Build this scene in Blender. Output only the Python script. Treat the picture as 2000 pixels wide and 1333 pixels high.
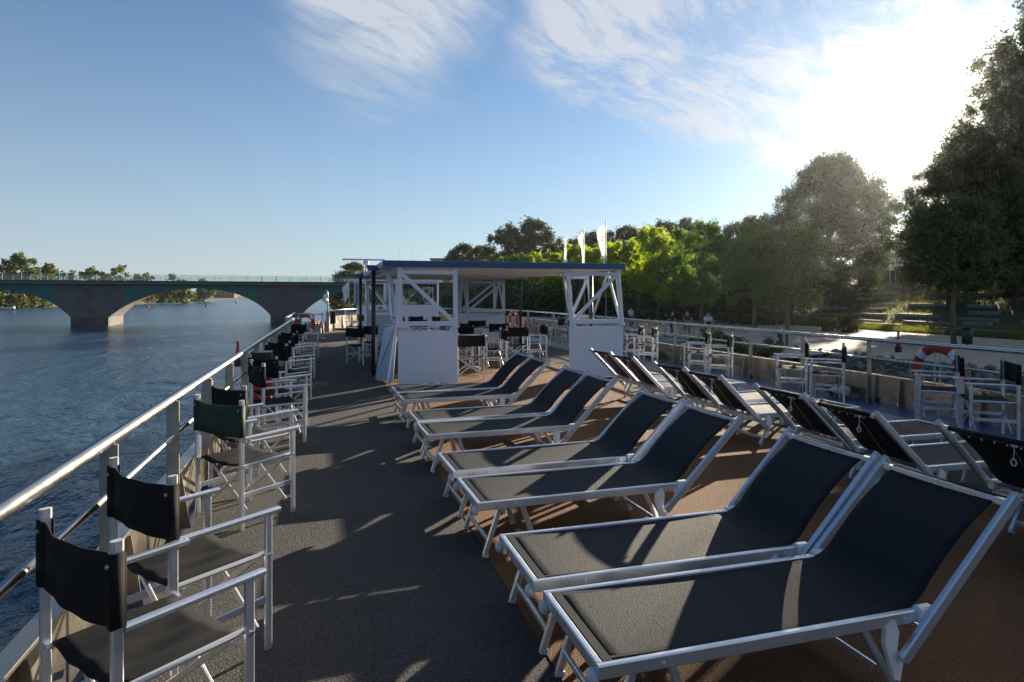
import bpy, bmesh, math, random
import numpy as np
from mathutils import Vector, Matrix
R=math.radians
for o in list(bpy.data.objects): bpy.data.objects.remove(o)
S=bpy.context.scene
COL=S.collection
# ---------------------------------------------------------------- camera
# world axes: X to starboard, Y towards the bow, Z up; the deck is z=0, the river z=-4.35
F=1240.5; YAW=math.atan((1000-645.6)/F); HZ=576.0
cd=bpy.data.cameras.new('camera'); cam=bpy.data.objects.new('camera',cd); COL.objects.link(cam)
cam.location=(0,0,1.65); cam.rotation_euler=(R(90),0,-YAW)
cd.sensor_width=36; cd.lens=36*F/2000; cd.shift_y=-(666.5-HZ)/2000
cd.clip_start=.05; cd.clip_end=8000
S.camera=cam
S.view_settings.view_transform='Standard'; S.view_settings.look='None'; S.view_settings.gamma=1
S.view_settings.exposure=1.75
SUN_AZ=YAW+math.atan(866/F); SUN_EL=R(12.7)
SUND=Vector((math.sin(SUN_AZ)*math.cos(SUN_EL),math.cos(SUN_AZ)*math.cos(SUN_EL),math.sin(SUN_EL)))
ld=bpy.data.lights.new('sun','SUN'); ld.energy=5.0; ld.angle=R(.5); ld.color=(1,.86,.66)
sun=bpy.data.objects.new('sun',ld); COL.objects.link(sun)
sun.rotation_euler=(-SUND).to_track_quat('-Z','Y').to_euler()
SKY_STRENGTH=.05
# ---------------------------------------------------------------- world: sky and cirrus
W=bpy.data.worlds.new('World'); S.world=W; W.use_nodes=True
nt=W.node_tree; nt.nodes.clear()
class E:                                         # small expression builder over math nodes
    def __init__(s,sock,t=None): s.s=sock
    @staticmethod
    def op(o,*a,clamp=False):
        n=E.t.nodes.new('ShaderNodeMath'); n.operation=o; n.use_clamp=clamp
        for i,x in enumerate(a):
            if isinstance(x,E): E.t.links.new(x.s,n.inputs[i])
            else: n.inputs[i].default_value=x
        return E(n.outputs[0])
    def __add__(s,o): return E.op('ADD',s,o)
    __radd__=__add__
    def __sub__(s,o): return E.op('SUBTRACT',s,o)
    def __rsub__(s,o): return E.op('SUBTRACT',o,s)
    def __mul__(s,o): return E.op('MULTIPLY',s,o)
    __rmul__=__mul__
    def __truediv__(s,o): return E.op('DIVIDE',s,o)
def smooth(x,a,b):
    n=E.t.nodes.new('ShaderNodeMapRange'); n.interpolation_type='SMOOTHSTEP'
    E.t.links.new(x.s,n.inputs[0]); n.inputs[1].default_value=a; n.inputs[2].default_value=b
    return E(n.outputs[0])
def xyz(x,y,z):
    n=E.t.nodes.new('ShaderNodeCombineXYZ')
    for i,v in enumerate((x,y,z)):
        if isinstance(v,E): E.t.links.new(v.s,n.inputs[i])
        else: n.inputs[i].default_value=v
    return n.outputs[0]
def noise(vec,scale,detail=6,rough=.6,dist=0):
    n=E.t.nodes.new('ShaderNodeTexNoise'); E.t.links.new(vec,n.inputs['Vector'])
    n.inputs['Scale'].default_value=scale; n.inputs['Detail'].default_value=detail
    n.inputs['Roughness'].default_value=rough; n.inputs['Distortion'].default_value=dist
    return E(n.outputs['Fac'])
E.t=nt
sky=nt.nodes.new('ShaderNodeTexSky'); sky.sky_type='NISHITA'; sky.sun_disc=False
sky.sun_elevation=SUN_EL; sky.sun_rotation=SUN_AZ; sky.air_density=1.0; sky.dust_density=.15; sky.ozone_density=1.6
geo=nt.nodes.new('ShaderNodeTexCoord')
sp=nt.nodes.new('ShaderNodeSeparateXYZ'); nt.links.new(geo.outputs['Generated'],sp.inputs[0])
dx,dy,dz=[E(sp.outputs[i]) for i in range(3)]
az=E.op('ARCTAN2',dx,dy)*57.2958
el=E.op('ARCSINE',dz)*57.2958
h=E.op('MAXIMUM',dz,.06)+.03
px,py=dx/h,dy/h
swirl=noise(xyz(px,py,0.),.8,4,.5,.3)
cpx=px*.75+py*.65+swirl*.9; cpy=py*.75-px*.65+swirl*.6
n1=noise(xyz(cpx*.7,cpy*1.3,3.),1.5,10,.6,.25)
n2=noise(xyz(cpx*.9,cpy*3.4,7.),2.4,12,.68,.35)
nb=noise(xyz(az*.05,el*.08,1.),1.0,5,.55,.4)
a1=(az-4.6)/12.5; e1=(el-26.5)/12.5
rA=E.op('SQRT',a1*a1+e1*e1)+(n1-.5)*.9+(nb-.5)*.9
mA=(1-smooth(rA,.30,1.12))*(.25+1.0*smooth(n1*.5+n2*.65,.42,.70))*1.15
line=el-(25.4-az*.40)+(n1-.5)*7+(n2-.5)*3
mB=smooth(line,-1.0,3.5)*smooth(az+(nb-.5)*8,14.5,20.)*(.18+smooth(n1*.5+n2*.65,.46,.70)*.95)
mC=smooth(n2,.60,.74)*smooth(el,9,18)*.14*smooth(az,-4,6)
mask=E.op('MAXIMUM',E.op('MAXIMUM',mA,mB),mC)
mask=E.op('MINIMUM',mask,.93)
dot=dx*SUND.x+dy*SUND.y+dz*SUND.z; dot=E.op('MAXIMUM',dot,0.)
g1=E.op('POWER',dot,10.)*.7; g2=E.op('POWER',dot,60.)*3.0; g3=E.op('POWER',dot,700.)*110.0
cl=5.6+g1+g2
ccol=nt.nodes.new('ShaderNodeCombineColor')
for i,k in enumerate((1.0,1.08,1.2)): nt.links.new((cl*k).s,ccol.inputs[i])
mix=nt.nodes.new('ShaderNodeMix'); mix.data_type='RGBA'
nt.links.new(mask.s,mix.inputs['Factor'])
tint=nt.nodes.new('ShaderNodeMix'); tint.data_type='RGBA'; tint.blend_type='MULTIPLY'; tint.inputs['Factor'].default_value=1
nt.links.new(sky.outputs[0],tint.inputs['A']); tint.inputs['B'].default_value=(.60,.94,1.27,1)
nt.links.new(tint.outputs['Result'],mix.inputs['A']); nt.links.new(ccol.outputs[0],mix.inputs['B'])
hz=nt.nodes.new('ShaderNodeMix'); hz.data_type='RGBA'
nt.links.new((E.op('EXPONENT',E.op('MAXIMUM',el,0.)*-.085)*.92).s,hz.inputs['Factor'])
nt.links.new(mix.outputs['Result'],hz.inputs['A'])
hl=2.6+3.4*smooth(dx*math.sin(SUN_AZ)+dy*math.cos(SUN_AZ),-.7,.25)+E.op('POWER',dot,4.)*1.2
hc=nt.nodes.new('ShaderNodeCombineColor')
for i,k in enumerate((.86,.97,1.08)): nt.links.new((hl*k).s,hc.inputs[i])
nt.links.new(hc.outputs[0],hz.inputs['B'])
glow=nt.nodes.new('ShaderNodeCombineColor')
gg=E.op('POWER',dot,110.)*2.6+g3
for i,k in enumerate((1.0,.93,.80)): nt.links.new((gg*k).s,glow.inputs[i])
add=nt.nodes.new('ShaderNodeMix'); add.data_type='RGBA'; add.blend_type='ADD'; add.inputs['Factor'].default_value=1
nt.links.new(hz.outputs['Result'],add.inputs['A']); nt.links.new(glow.outputs[0],add.inputs['B'])
sc_=nt.nodes.new('ShaderNodeVectorMath'); sc_.operation='SCALE'; sc_.inputs['Scale'].default_value=.66; nt.links.new(add.outputs['Result'],sc_.inputs[0])
mn_=nt.nodes.new('ShaderNodeVectorMath'); mn_.operation='MINIMUM'; nt.links.new(sc_.outputs[0],mn_.inputs[0]); mn_.inputs[1].default_value=(8.0,7.7,7.3)
bg=nt.nodes.new('ShaderNodeBackground'); bg.inputs[1].default_value=SKY_STRENGTH
nt.links.new(mn_.outputs[0],bg.inputs[0])
wo=nt.nodes.new('ShaderNodeOutputWorld'); nt.links.new(bg.outputs[0],wo.inputs[0])
# ---------------------------------------------------------------- helpers
def at(px,d,z=0.):                               # a bearing and a distance -> a point of the place
    u=(px-1000)/F; c,s=math.cos(YAW),math.sin(YAW)
    return ((c*u+s)*d,(c-s*u)*d,z)
def tag(o,label=None,cat=None,group=None,kind=None):
    if label: o['label']=label
    if cat: o['category']=cat
    if group: o['group']=group
    if kind: o['kind']=kind
    return o
def empty(name,loc=(0,0,0),rz=0,label=None,cat=None,group=None):
    o=bpy.data.objects.new(name,None); COL.objects.link(o); o.location=loc; o.rotation_euler=(0,0,rz)
    o.empty_display_size=.2
    return tag(o,label,cat,group)
KIDS={}
def link(name,me,parent=None):
    o=bpy.data.objects.new(name,me); COL.objects.link(o)
    if parent is not None: o.parent=parent; KIDS.setdefault(parent.name,[]).append(o)
    return o
def copy_tree(o,parent=None):
    c=o.copy(); COL.objects.link(c)
    if parent is not None: c.parent=parent; KIDS.setdefault(parent.name,[]).append(c)
    for ch in KIDS.get(o.name,[]): copy_tree(ch,c)
    return c
class MB:
    def __init__(s): s.v=[]; s.f=[]
    def add(s,vs,fs):
        b=len(s.v); s.v+=[tuple(v) for v in vs]; s.f+=[tuple(i+b for i in f) for f in fs]; return s
    def box(s,x0,x1,y0,y1,z0,z1):
        return s.bar(((x0+x1)/2,(y0+y1)/2,z0),((x0+x1)/2,(y0+y1)/2,z1),abs(x1-x0),abs(y1-y0),side=(1,0,0),ch=min(.006,abs(x1-x0)*.12,abs(y1-y0)*.12))
    def plain(s,x0,x1,y0,y1,z0,z1):
        return s.add([(x0,y0,z0),(x1,y0,z0),(x1,y1,z0),(x0,y1,z0),(x0,y0,z1),(x1,y0,z1),(x1,y1,z1),(x0,y1,z1)],
            [(0,3,2,1),(4,5,6,7),(0,1,5,4),(1,2,6,5),(2,3,7,6),(3,0,4,7)])
    def bar(s,p,q,w,h,side=None,ch=.004):        # chamfered bar p->q; w along `side`, h across
        p,q=Vector(p),Vector(q); d=(q-p).normalized()
        if side is None: side=d.cross(Vector((0,0,1))) if abs(d.z)<.98 else Vector((1,0,0))
        a=Vector(side); a=(a-d*a.dot(d)).normalized(); b=d.cross(a)
        x,y=w/2,h/2; c=min(ch,x*.6,y*.6)
        prof=[(-x+c,-y),(x-c,-y),(x,-y+c),(x,y-c),(x-c,y),(-x+c,y),(-x,y-c),(-x,-y+c)]
        vs=[e+a*i+b*j for e in (p,q) for i,j in prof]; n=8
        fs=[(i,(i+1)%n,n+(i+1)%n,n+i) for i in range(n)]+[tuple(range(n-1,-1,-1)),tuple(range(n,2*n))]
        return s.add(vs,fs)
    def tube(s,pts,r,n=10,cap=True,r2=None):
        pts=[Vector(p) for p in pts]; k=len(pts); vs=[]; prev=None
        for i,p in enumerate(pts):
            d=(pts[min(i+1,k-1)]-pts[max(i-1,0)]).normalized()
            a=prev if prev is not None else (d.cross(Vector((0,0,1))) if abs(d.z)<.95 else d.cross(Vector((1,0,0))))
            a=(a-d*a.dot(d)).normalized(); b=d.cross(a); prev=a
            rr=r if r2 is None else r+(r2-r)*i/(k-1)
            if isinstance(r,(list,tuple)): rr=r[i]
            vs+=[p+a*rr*math.cos(2*math.pi*j/n)+b*rr*math.sin(2*math.pi*j/n) for j in range(n)]
        fs=[(i*n+j,i*n+(j+1)%n,(i+1)*n+(j+1)%n,(i+1)*n+j) for i in range(k-1) for j in range(n)]
        if cap: fs+=[tuple(range(n-1,-1,-1)),tuple(range((k-1)*n,k*n))]
        return s.add(vs,fs)
    def lathe(s,prof,c=(0,0,0),n=20,axis='z'):
        vs=[]
        for r,z in prof:
            for j in range(n):
                a=2*math.pi*j/n; x,y=r*math.cos(a),r*math.sin(a)
                v=(x,y,z) if axis=='z' else ((z,x,y) if axis=='x' else (x,z,y))
                vs.append((v[0]+c[0],v[1]+c[1],v[2]+c[2]))
        k=len(prof)
        fs=[(i*n+j,i*n+(j+1)%n,(i+1)*n+(j+1)%n,(i+1)*n+j) for i in range(k-1) for j in range(n)]
        fs+=[tuple(range(n-1,-1,-1)),tuple(range((k-1)*n,k*n))]
        return s.add(vs,fs)
    def prism(s,poly,a,b):                        # poly of 3D points, extruded from +a to +b (vectors)
        a,b=Vector(a),Vector(b); n=len(poly)
        vs=[Vector(p)+a for p in poly]+[Vector(p)+b for p in poly]
        return s.add(vs,[tuple(range(n-1,-1,-1)),tuple(range(n,2*n))]+[(i,(i+1)%n,n+(i+1)%n,n+i) for i in range(n)])
    def grid(s,fn,nu,nv):
        vs=[fn(i/(nu-1),j/(nv-1)) for i in range(nu) for j in range(nv)]
        return s.add(vs,[(i*nv+j,(i+1)*nv+j,(i+1)*nv+j+1,i*nv+j+1) for i in range(nu-1) for j in range(nv-1)])
    def build(s,name,mat,parent=None,sm=False,fix=True):
        me=bpy.data.meshes.new(name); me.from_pydata(s.v,[],s.f)
        if fix:
            bm=bmesh.new(); bm.from_mesh(me); bmesh.ops.recalc_face_normals(bm,faces=bm.faces); bm.to_mesh(me); bm.free()
        me.materials.append(mat)
        if sm: me.polygons.foreach_set('use_smooth',[True]*len(me.polygons))
        me.update()
        return link(name,me,parent)
def npmesh(name,v,f,mat,parent=None,sm=False):    # fast: v (n,3), f (m,4) or (m,3)
    me=bpy.data.meshes.new(name); n,m,k=len(v),len(f),f.shape[1]
    me.vertices.add(n); me.vertices.foreach_set('co',np.ascontiguousarray(v,dtype=np.float32).ravel())
    me.loops.add(m*k); me.loops.foreach_set('vertex_index',f.astype(np.int32).ravel())
    me.polygons.add(m); me.polygons.foreach_set('loop_start',np.arange(0,m*k,k,dtype=np.int32))
    me.update(calc_edges=True)
    if sm: me.polygons.foreach_set('use_smooth',[True]*m)
    me.materials.append(mat)
    return link(name,me,parent)
# ---------------------------------------------------------------- materials
def mat(name,c,rough=.6,metal=0.,c2=None,ns=3.,nd=5,spread=(.35,.65),bump=0.,bs=40.,bdist=.01,spec=.5,stretch=None,rvar=0.,bd=3,coat=0.):
    m=bpy.data.materials.new(name); m.use_nodes=True; t=m.node_tree; b=t.nodes['Principled BSDF']
    b.inputs['Base Color'].default_value=(*c,1); b.inputs['Roughness'].default_value=rough; b.inputs['Metallic'].default_value=metal
    b.inputs['Specular IOR Level'].default_value=spec
    if coat: b.inputs['Coat Weight'].default_value=coat; b.inputs['Coat Roughness'].default_value=.1
    tc=t.nodes.new('ShaderNodeTexCoord'); src=tc.outputs['Object']
    if stretch:
        mp=t.nodes.new('ShaderNodeMapping'); mp.inputs['Scale'].default_value=stretch; t.links.new(src,mp.inputs[0]); src=mp.outputs[0]
    if c2 or rvar:
        n=t.nodes.new('ShaderNodeTexNoise'); n.inputs['Scale'].default_value=ns; n.inputs['Detail'].default_value=nd; n.inputs['Roughness'].default_value=.65
        t.links.new(src,n.inputs['Vector'])
        mr=t.nodes.new('ShaderNodeMapRange'); mr.inputs[1].default_value=spread[0]; mr.inputs[2].default_value=spread[1]; t.links.new(n.outputs['Fac'],mr.inputs[0])
        if c2:
            mx=t.nodes.new('ShaderNodeMix'); mx.data_type='RGBA'; mx.inputs['A'].default_value=(*c,1); mx.inputs['B'].default_value=(*c2,1)
            t.links.new(mr.outputs[0],mx.inputs['Factor']); t.links.new(mx.outputs['Result'],b.inputs['Base Color'])
        if rvar:
            r2=t.nodes.new('ShaderNodeMapRange'); r2.inputs[3].default_value=rough-rvar; r2.inputs[4].default_value=rough+rvar
            t.links.new(mr.outputs[0],r2.inputs[0]); t.links.new(r2.outputs[0],b.inputs['Roughness'])
    if bump:
        n=t.nodes.new('ShaderNodeTexNoise'); n.inputs['Scale'].default_value=bs; n.inputs['Detail'].default_value=bd
        t.links.new(src,n.inputs['Vector']); bp=t.nodes.new('ShaderNodeBump'); bp.inputs['Strength'].default_value=bump; bp.inputs['Distance'].default_value=bdist
        t.links.new(n.outputs['Fac'],bp.inputs['Height']); t.links.new(bp.outputs[0],b.inputs['Normal'])
    return m
def leafmat(name,c,c2,trans=.4,ns=.35):
    m=bpy.data.materials.new(name); m.use_nodes=True; t=m.node_tree; t.nodes.clear(); L=t.links.new
    g=t.nodes.new('ShaderNodeNewGeometry'); tc=t.nodes.new('ShaderNodeTexCoord'); n=t.nodes.new('ShaderNodeTexNoise'); n.inputs['Scale'].default_value=ns; n.inputs['Detail'].default_value=3
    L(tc.outputs['Object'],n.inputs['Vector'])
    a=t.nodes.new('ShaderNodeMath'); a.operation='MULTIPLY_ADD'; L(g.outputs['Random Per Island'],a.inputs[0]); a.inputs[1].default_value=.7; a.inputs[2].default_value=-.35
    b=t.nodes.new('ShaderNodeMath'); b.operation='ADD'; L(a.outputs[0],b.inputs[0]); L(n.outputs['Fac'],b.inputs[1]); b.use_clamp=True
    mx=t.nodes.new('ShaderNodeMix'); mx.data_type='RGBA'; mx.inputs['A'].default_value=(*c,1); mx.inputs['B'].default_value=(*c2,1); L(b.outputs[0],mx.inputs['Factor'])
    d=t.nodes.new('ShaderNodeBsdfDiffuse'); tr=t.nodes.new('ShaderNodeBsdfTranslucent'); L(mx.outputs['Result'],d.inputs[0])
    hs=t.nodes.new('ShaderNodeHueSaturation'); hs.inputs['Hue'].default_value=.485; hs.inputs['Saturation'].default_value=1.15; hs.inputs['Value'].default_value=1.5; L(mx.outputs['Result'],hs.inputs['Color']); L(hs.outputs[0],tr.inputs[0])
    gl=t.nodes.new('ShaderNodeBsdfGlossy'); gl.inputs['Roughness'].default_value=.45; gl.inputs[0].default_value=(.5,.5,.5,1)
    m1=t.nodes.new('ShaderNodeMixShader'); m1.inputs[0].default_value=trans; L(d.outputs[0],m1.inputs[1]); L(tr.outputs[0],m1.inputs[2])
    m2=t.nodes.new('ShaderNodeMixShader'); m2.inputs[0].default_value=.05; L(m1.outputs[0],m2.inputs[1]); L(gl.outputs[0],m2.inputs[2])
    o=t.nodes.new('ShaderNodeOutputMaterial'); L(m2.outputs[0],o.inputs[0]); return m
def carpet(name,c,c2,patch):
    m=mat(name,c,.85,0,c2,ns=130,nd=3,spread=(.40,.64),bump=1.,bs=120,bdist=.012,spec=.3,bd=3)
    t=m.node_tree; b=t.nodes['Principled BSDF']; src=b.inputs['Base Color'].links[0].from_socket
    tc=[n for n in t.nodes if n.type=='TEX_COORD'][0]
    n=t.nodes.new('ShaderNodeTexNoise'); n.inputs['Scale'].default_value=.9; n.inputs['Detail'].default_value=6; n.inputs['Roughness'].default_value=.7; t.links.new(tc.outputs['Object'],n.inputs['Vector'])
    mr=t.nodes.new('ShaderNodeMapRange'); mr.inputs[1].default_value=.3; mr.inputs[2].default_value=.75; mr.inputs[3].default_value=1-patch; mr.inputs[4].default_value=1+patch; t.links.new(n.outputs['Fac'],mr.inputs[0])
    mx=t.nodes.new('ShaderNodeMix'); mx.data_type='RGBA'; mx.blend_type='MULTIPLY'; mx.inputs['Factor'].default_value=1
    t.links.new(src,mx.inputs['A']); t.links.new(mr.outputs[0],mx.inputs['B'])
    v=t.nodes.new('ShaderNodeTexNoise'); v.inputs['Scale'].default_value=5.5; v.inputs['Detail'].default_value=8; v.inputs['Roughness'].default_value=.75; v.inputs['Distortion'].default_value=.6; t.links.new(tc.outputs['Object'],v.inputs['Vector'])
    r3=t.nodes.new('ShaderNodeMapRange'); r3.inputs[1].default_value=.60; r3.inputs[2].default_value=.72; r3.inputs[3].default_value=1; r3.inputs[4].default_value=1.45; t.links.new(v.outputs['Fac'],r3.inputs[0])
    m3=t.nodes.new('ShaderNodeMix'); m3.data_type='RGBA'; m3.blend_type='MULTIPLY'; m3.inputs['Factor'].default_value=1
    t.links.new(mx.outputs['Result'],m3.inputs['A']); t.links.new(r3.outputs[0],m3.inputs['B']); t.links.new(m3.outputs['Result'],b.inputs['Base Color'])
    return m
M={}
M['alu']=mat('brushed_aluminium',(.64,.68,.74),.32,.75,(.56,.60,.66),ns=6,bump=.05,bs=90,bdist=.002,rvar=.08)
M['alu_dull']=mat('dull_aluminium',(.55,.56,.58),.45,.6,(.42,.43,.45),ns=9,bump=.08,bs=120,bdist=.002,rvar=.08)
M['steel']=mat('stainless_steel',(.66,.63,.58),.27,.95,(.55,.52,.47),ns=5,rvar=.08)
M['plate']=mat('stainless_plate',(.44,.39,.33),.30,.95,(.30,.26,.22),ns=2.2,spread=(.3,.75),bump=.06,bs=3,bdist=.02,rvar=.12)
M['post']=mat('rail_post_metal',(.42,.38,.33),.42,.8,(.3,.27,.23),ns=6,rvar=.08)
M['sling']=mat('sling_fabric',(.002,.006,.011),.66,0,(.013,.015,.018),ns=260,nd=2,spread=(.45,.62),bump=.9,bs=260,bdist=.003,spec=.20,bd=1)
M['sling_hem']=mat('sling_hem',(.006,.009,.013),.65,0,(.010,.013,.017),ns=60,bump=.3,bs=300,bdist=.002,spec=.15)
M['canvas']=mat('black_canvas',(.005,.005,.006),.8,0,(.009,.009,.010),ns=40,bump=.35,bs=600,bdist=.001,spec=.2)
M['canvas_green']=mat('dark_green_canvas',(.008,.028,.018),.7,0,(.012,.04,.026),ns=40,bump=.35,bs=600,bdist=.001,spec=.35)
M['plastic']=mat('white_plastic',(.7,.7,.7),.4,0,(.6,.6,.6),ns=20)
M['cap']=mat('grey_plastic_cap',(.42,.44,.47),.45,0,(.35,.36,.38),ns=30)
M['white']=mat('white_paint',(.58,.63,.74),.5,0,(.53,.58,.69),ns=1.7,spread=(.3,.8),bump=.04,bs=6,bdist=.01)
M['white2']=mat('white_ceiling',(.62,.62,.63),.55,0,(.55,.55,.56),ns=3)
M['blue']=mat('blue_paint',(.012,.055,.19),.35,0,(.02,.08,.24),ns=3,bump=.05,bs=30,bdist=.003)
M['navy']=mat('navy_fascia',(.003,.06,.17),.4,0,(.004,.075,.20),ns=2)
M['black']=mat('black_paint',(.012,.012,.014),.4,0,(.02,.02,.022),ns=8)
M['red']=mat('signal_red',(.45,.03,.015),.5,0,(.36,.03,.02),ns=7)
M['orange']=mat('lifebuoy_orange',(.42,.045,.014),.5,0,(.34,.035,.014),ns=6,bump=.05,bs=40,bdist=.003)
M['band']=mat('reflective_band',(.7,.72,.73),.4,0,(.6,.62,.63),ns=12)
M['rope']=mat('white_rope',(.6,.58,.52),.8,0,(.45,.43,.38),ns=60,bump=.3,bs=200,bdist=.002)
M['grey_deck']=carpet('grey_deck_coating',(.022,.022,.024),(.085,.079,.074),.22)
M['brown_deck']=carpet('brown_deck_coating',(.075,.032,.012),(.26,.120,.042),.26)
M['edge_deck']=mat('painted_deck_edge',(.13,.15,.19),.5,0,(.09,.11,.15),ns=3,bump=.2,bs=90,bdist=.003)
M['hull']=mat('hull_paint',(.7,.71,.72),.4,0,(.6,.6,.61),ns=1)
M['concrete']=mat('bridge_concrete',(.12,.125,.125),.85,0,(.075,.08,.08),ns=.35,nd=8,bump=.3,bs=3,bdist=.03,stretch=(1,1,1.6))
M['pier_dark']=mat('pier_base_concrete',(.05,.048,.043),.85,0,(.12,.11,.095),ns=.8,nd=7,bump=.3,bs=3,bdist=.03)
M['teal']=mat('green_bridge_panel',(.004,.12,.11),.6,0,(.006,.15,.13),ns=.25,nd=5)
M['slabedge']=mat('bridge_slab_edge',(.055,.055,.052),.8,0,(.09,.088,.08),ns=.6,nd=7,stretch=(.3,.3,2))
M['steelgrey']=mat('galvanised_rail',(.4,.42,.43),.5,.4,(.33,.35,.36),ns=6)
M['bark']=mat('bark',(.09,.065,.045),.9,0,(.16,.13,.10),ns=4,bump=.8,bs=12,bdist=.05,stretch=(1,1,.3))
M['bark2']=mat('pale_bark',(.16,.14,.10),.9,0,(.08,.065,.045),ns=5,bump=.5,bs=12,bdist=.03)
M['leaf_bright']=leafmat('bright_leaves',(.10,.19,.03),(.33,.40,.06),.58)
M['leaf_mid']=leafmat('mid_green_leaves',(.055,.12,.03),(.13,.22,.05),.5)
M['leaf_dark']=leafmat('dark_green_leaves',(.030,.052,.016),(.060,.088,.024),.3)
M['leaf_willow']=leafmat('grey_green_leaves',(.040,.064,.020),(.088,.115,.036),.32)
M['leaf_far']=leafmat('far_leaves',(.055,.080,.022),(.12,.14,.035),.3,.1)
M['grass']=mat('grass_ground',(.050,.055,.022),.95,0,(.10,.080,.040),ns=.35,nd=8,bump=.6,bs=9,bdist=.06)
M['blade']=leafmat('grass_blades',(.07,.10,.025),(.15,.15,.045),.45)
M['paving']=mat('promenade_paving',(.36,.30,.225),.9,0,(.29,.24,.18),ns=1.2,nd=8,bump=.2,bs=14,bdist=.01)
M['stone']=mat('pale_stone',(.27,.245,.21),.85,0,(.18,.165,.14),ns=1.5,nd=7,bump=.4,bs=6,bdist=.03)
M['rock']=mat('riprap_rock',(.085,.085,.08),.85,0,(.17,.165,.155),ns=2.5,nd=7,bump=.5,bs=6,bdist=.05)
M['cream']=mat('parasol_cloth',(.62,.60,.55),.8,0,(.52,.50,.46),ns=3)
M['wallc']=mat('building_concrete',(.33,.32,.29),.8,0,(.26,.25,.23),ns=.8,nd=7)
M['brick']=mat('dark_brick',(.14,.06,.045),.85,0,(.10,.045,.035),ns=1)
M['slate']=mat('slate_roof',(.06,.065,.08),.7,0,(.09,.09,.10),ns=2)
M['skin']=mat('skin',(.42,.24,.17),.6,0)
M['tee_black']=mat('black_tshirt',(.015,.015,.018),.85,0)
M['tee_white']=mat('pale_blue_shirt',(.5,.55,.62),.85,0)
M['jeans']=mat('dark_jeans',(.025,.035,.06),.85,0)
M['hair']=mat('dark_hair',(.02,.014,.01),.7,0)
M['flag']=leafmat('flag_cloth',(.62,.60,.60),(.70,.68,.68),.45)
M['mark']=mat('flag_lettering',(.25,.22,.25),.8,0)
M['interior_shade']=mat('painted_interior_shade',(.01,.01,.012),.6,0)
def glass():
    m=bpy.data.materials.new('window_glass'); m.use_nodes=True; t=m.node_tree; t.nodes.clear(); L=t.links.new
    f=t.nodes.new('ShaderNodeFresnel'); f.inputs[0].default_value=1.5
    a=t.nodes.new('ShaderNodeBsdfTransparent'); a.inputs[0].default_value=(.72,.80,.78,1); g=t.nodes.new('ShaderNodeBsdfGlossy'); g.inputs['Roughness'].default_value=.02
    x=t.nodes.new('ShaderNodeMixShader'); L(f.outputs[0],x.inputs[0]); L(a.outputs[0],x.inputs[1]); L(g.outputs[0],x.inputs[2])
    o=t.nodes.new('ShaderNodeOutputMaterial'); L(x.outputs[0],o.inputs[0]); return m
M['glass']=glass()
def parapet():
    m=bpy.data.materials.new('green_glass_parapet'); m.use_nodes=True; t=m.node_tree; t.nodes.clear(); L=t.links.new
    a=t.nodes.new('ShaderNodeBsdfTransparent'); a.inputs[0].default_value=(.95,.99,.96,1); g=t.nodes.new('ShaderNodeBsdfDiffuse'); g.inputs[0].default_value=(.6,.68,.62,1)
    x=t.nodes.new('ShaderNodeMixShader'); x.inputs[0].default_value=.09; L(a.outputs[0],x.inputs[1]); L(g.outputs[0],x.inputs[2])
    o=t.nodes.new('ShaderNodeOutputMaterial'); L(x.outputs[0],o.inputs[0]); return m
M['parapet']=parapet()
def water():
    m=bpy.data.materials.new('river_water'); m.use_nodes=True; t=m.node_tree; b=t.nodes['Principled BSDF']; L=t.links.new
    b.inputs['Base Color'].default_value=(.014,.045,.082,1); b.inputs['Roughness'].default_value=.18; b.inputs['IOR'].default_value=1.33
    tc=t.nodes.new('ShaderNodeTexCoord'); hs=None
    for sc,st,w in ((.30,(1,.40,1),2.6),(1.1,(1,.55,1),1.),(3.3,(1,.6,1),.45),(9,(1,.7,1),.16)):
        mp=t.nodes.new('ShaderNodeMapping'); mp.inputs['Scale'].default_value=st; mp.inputs['Rotation'].default_value=(0,0,R(70)); L(tc.outputs['Object'],mp.inputs[0])
        n=t.nodes.new('ShaderNodeTexNoise'); n.inputs['Scale'].default_value=sc; n.inputs['Detail'].default_value=3; n.inputs['Distortion'].default_value=.4; L(mp.outputs[0],n.inputs['Vector'])
        x=t.nodes.new('ShaderNodeMath'); x.operation='MULTIPLY_ADD'; L(n.outputs['Fac'],x.inputs[0]); x.inputs[1].default_value=w
        if hs is None: x.inputs[2].default_value=0
        else: L(hs,x.inputs[2])
        hs=x.outputs[0]
    bp=t.nodes.new('ShaderNodeBump'); bp.inputs['Strength'].default_value=1.; bp.inputs['Distance'].default_value=.32
    L(hs,bp.inputs['Height']); L(bp.outputs[0],b.inputs['Normal']); return m
M['water']=water()
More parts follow.
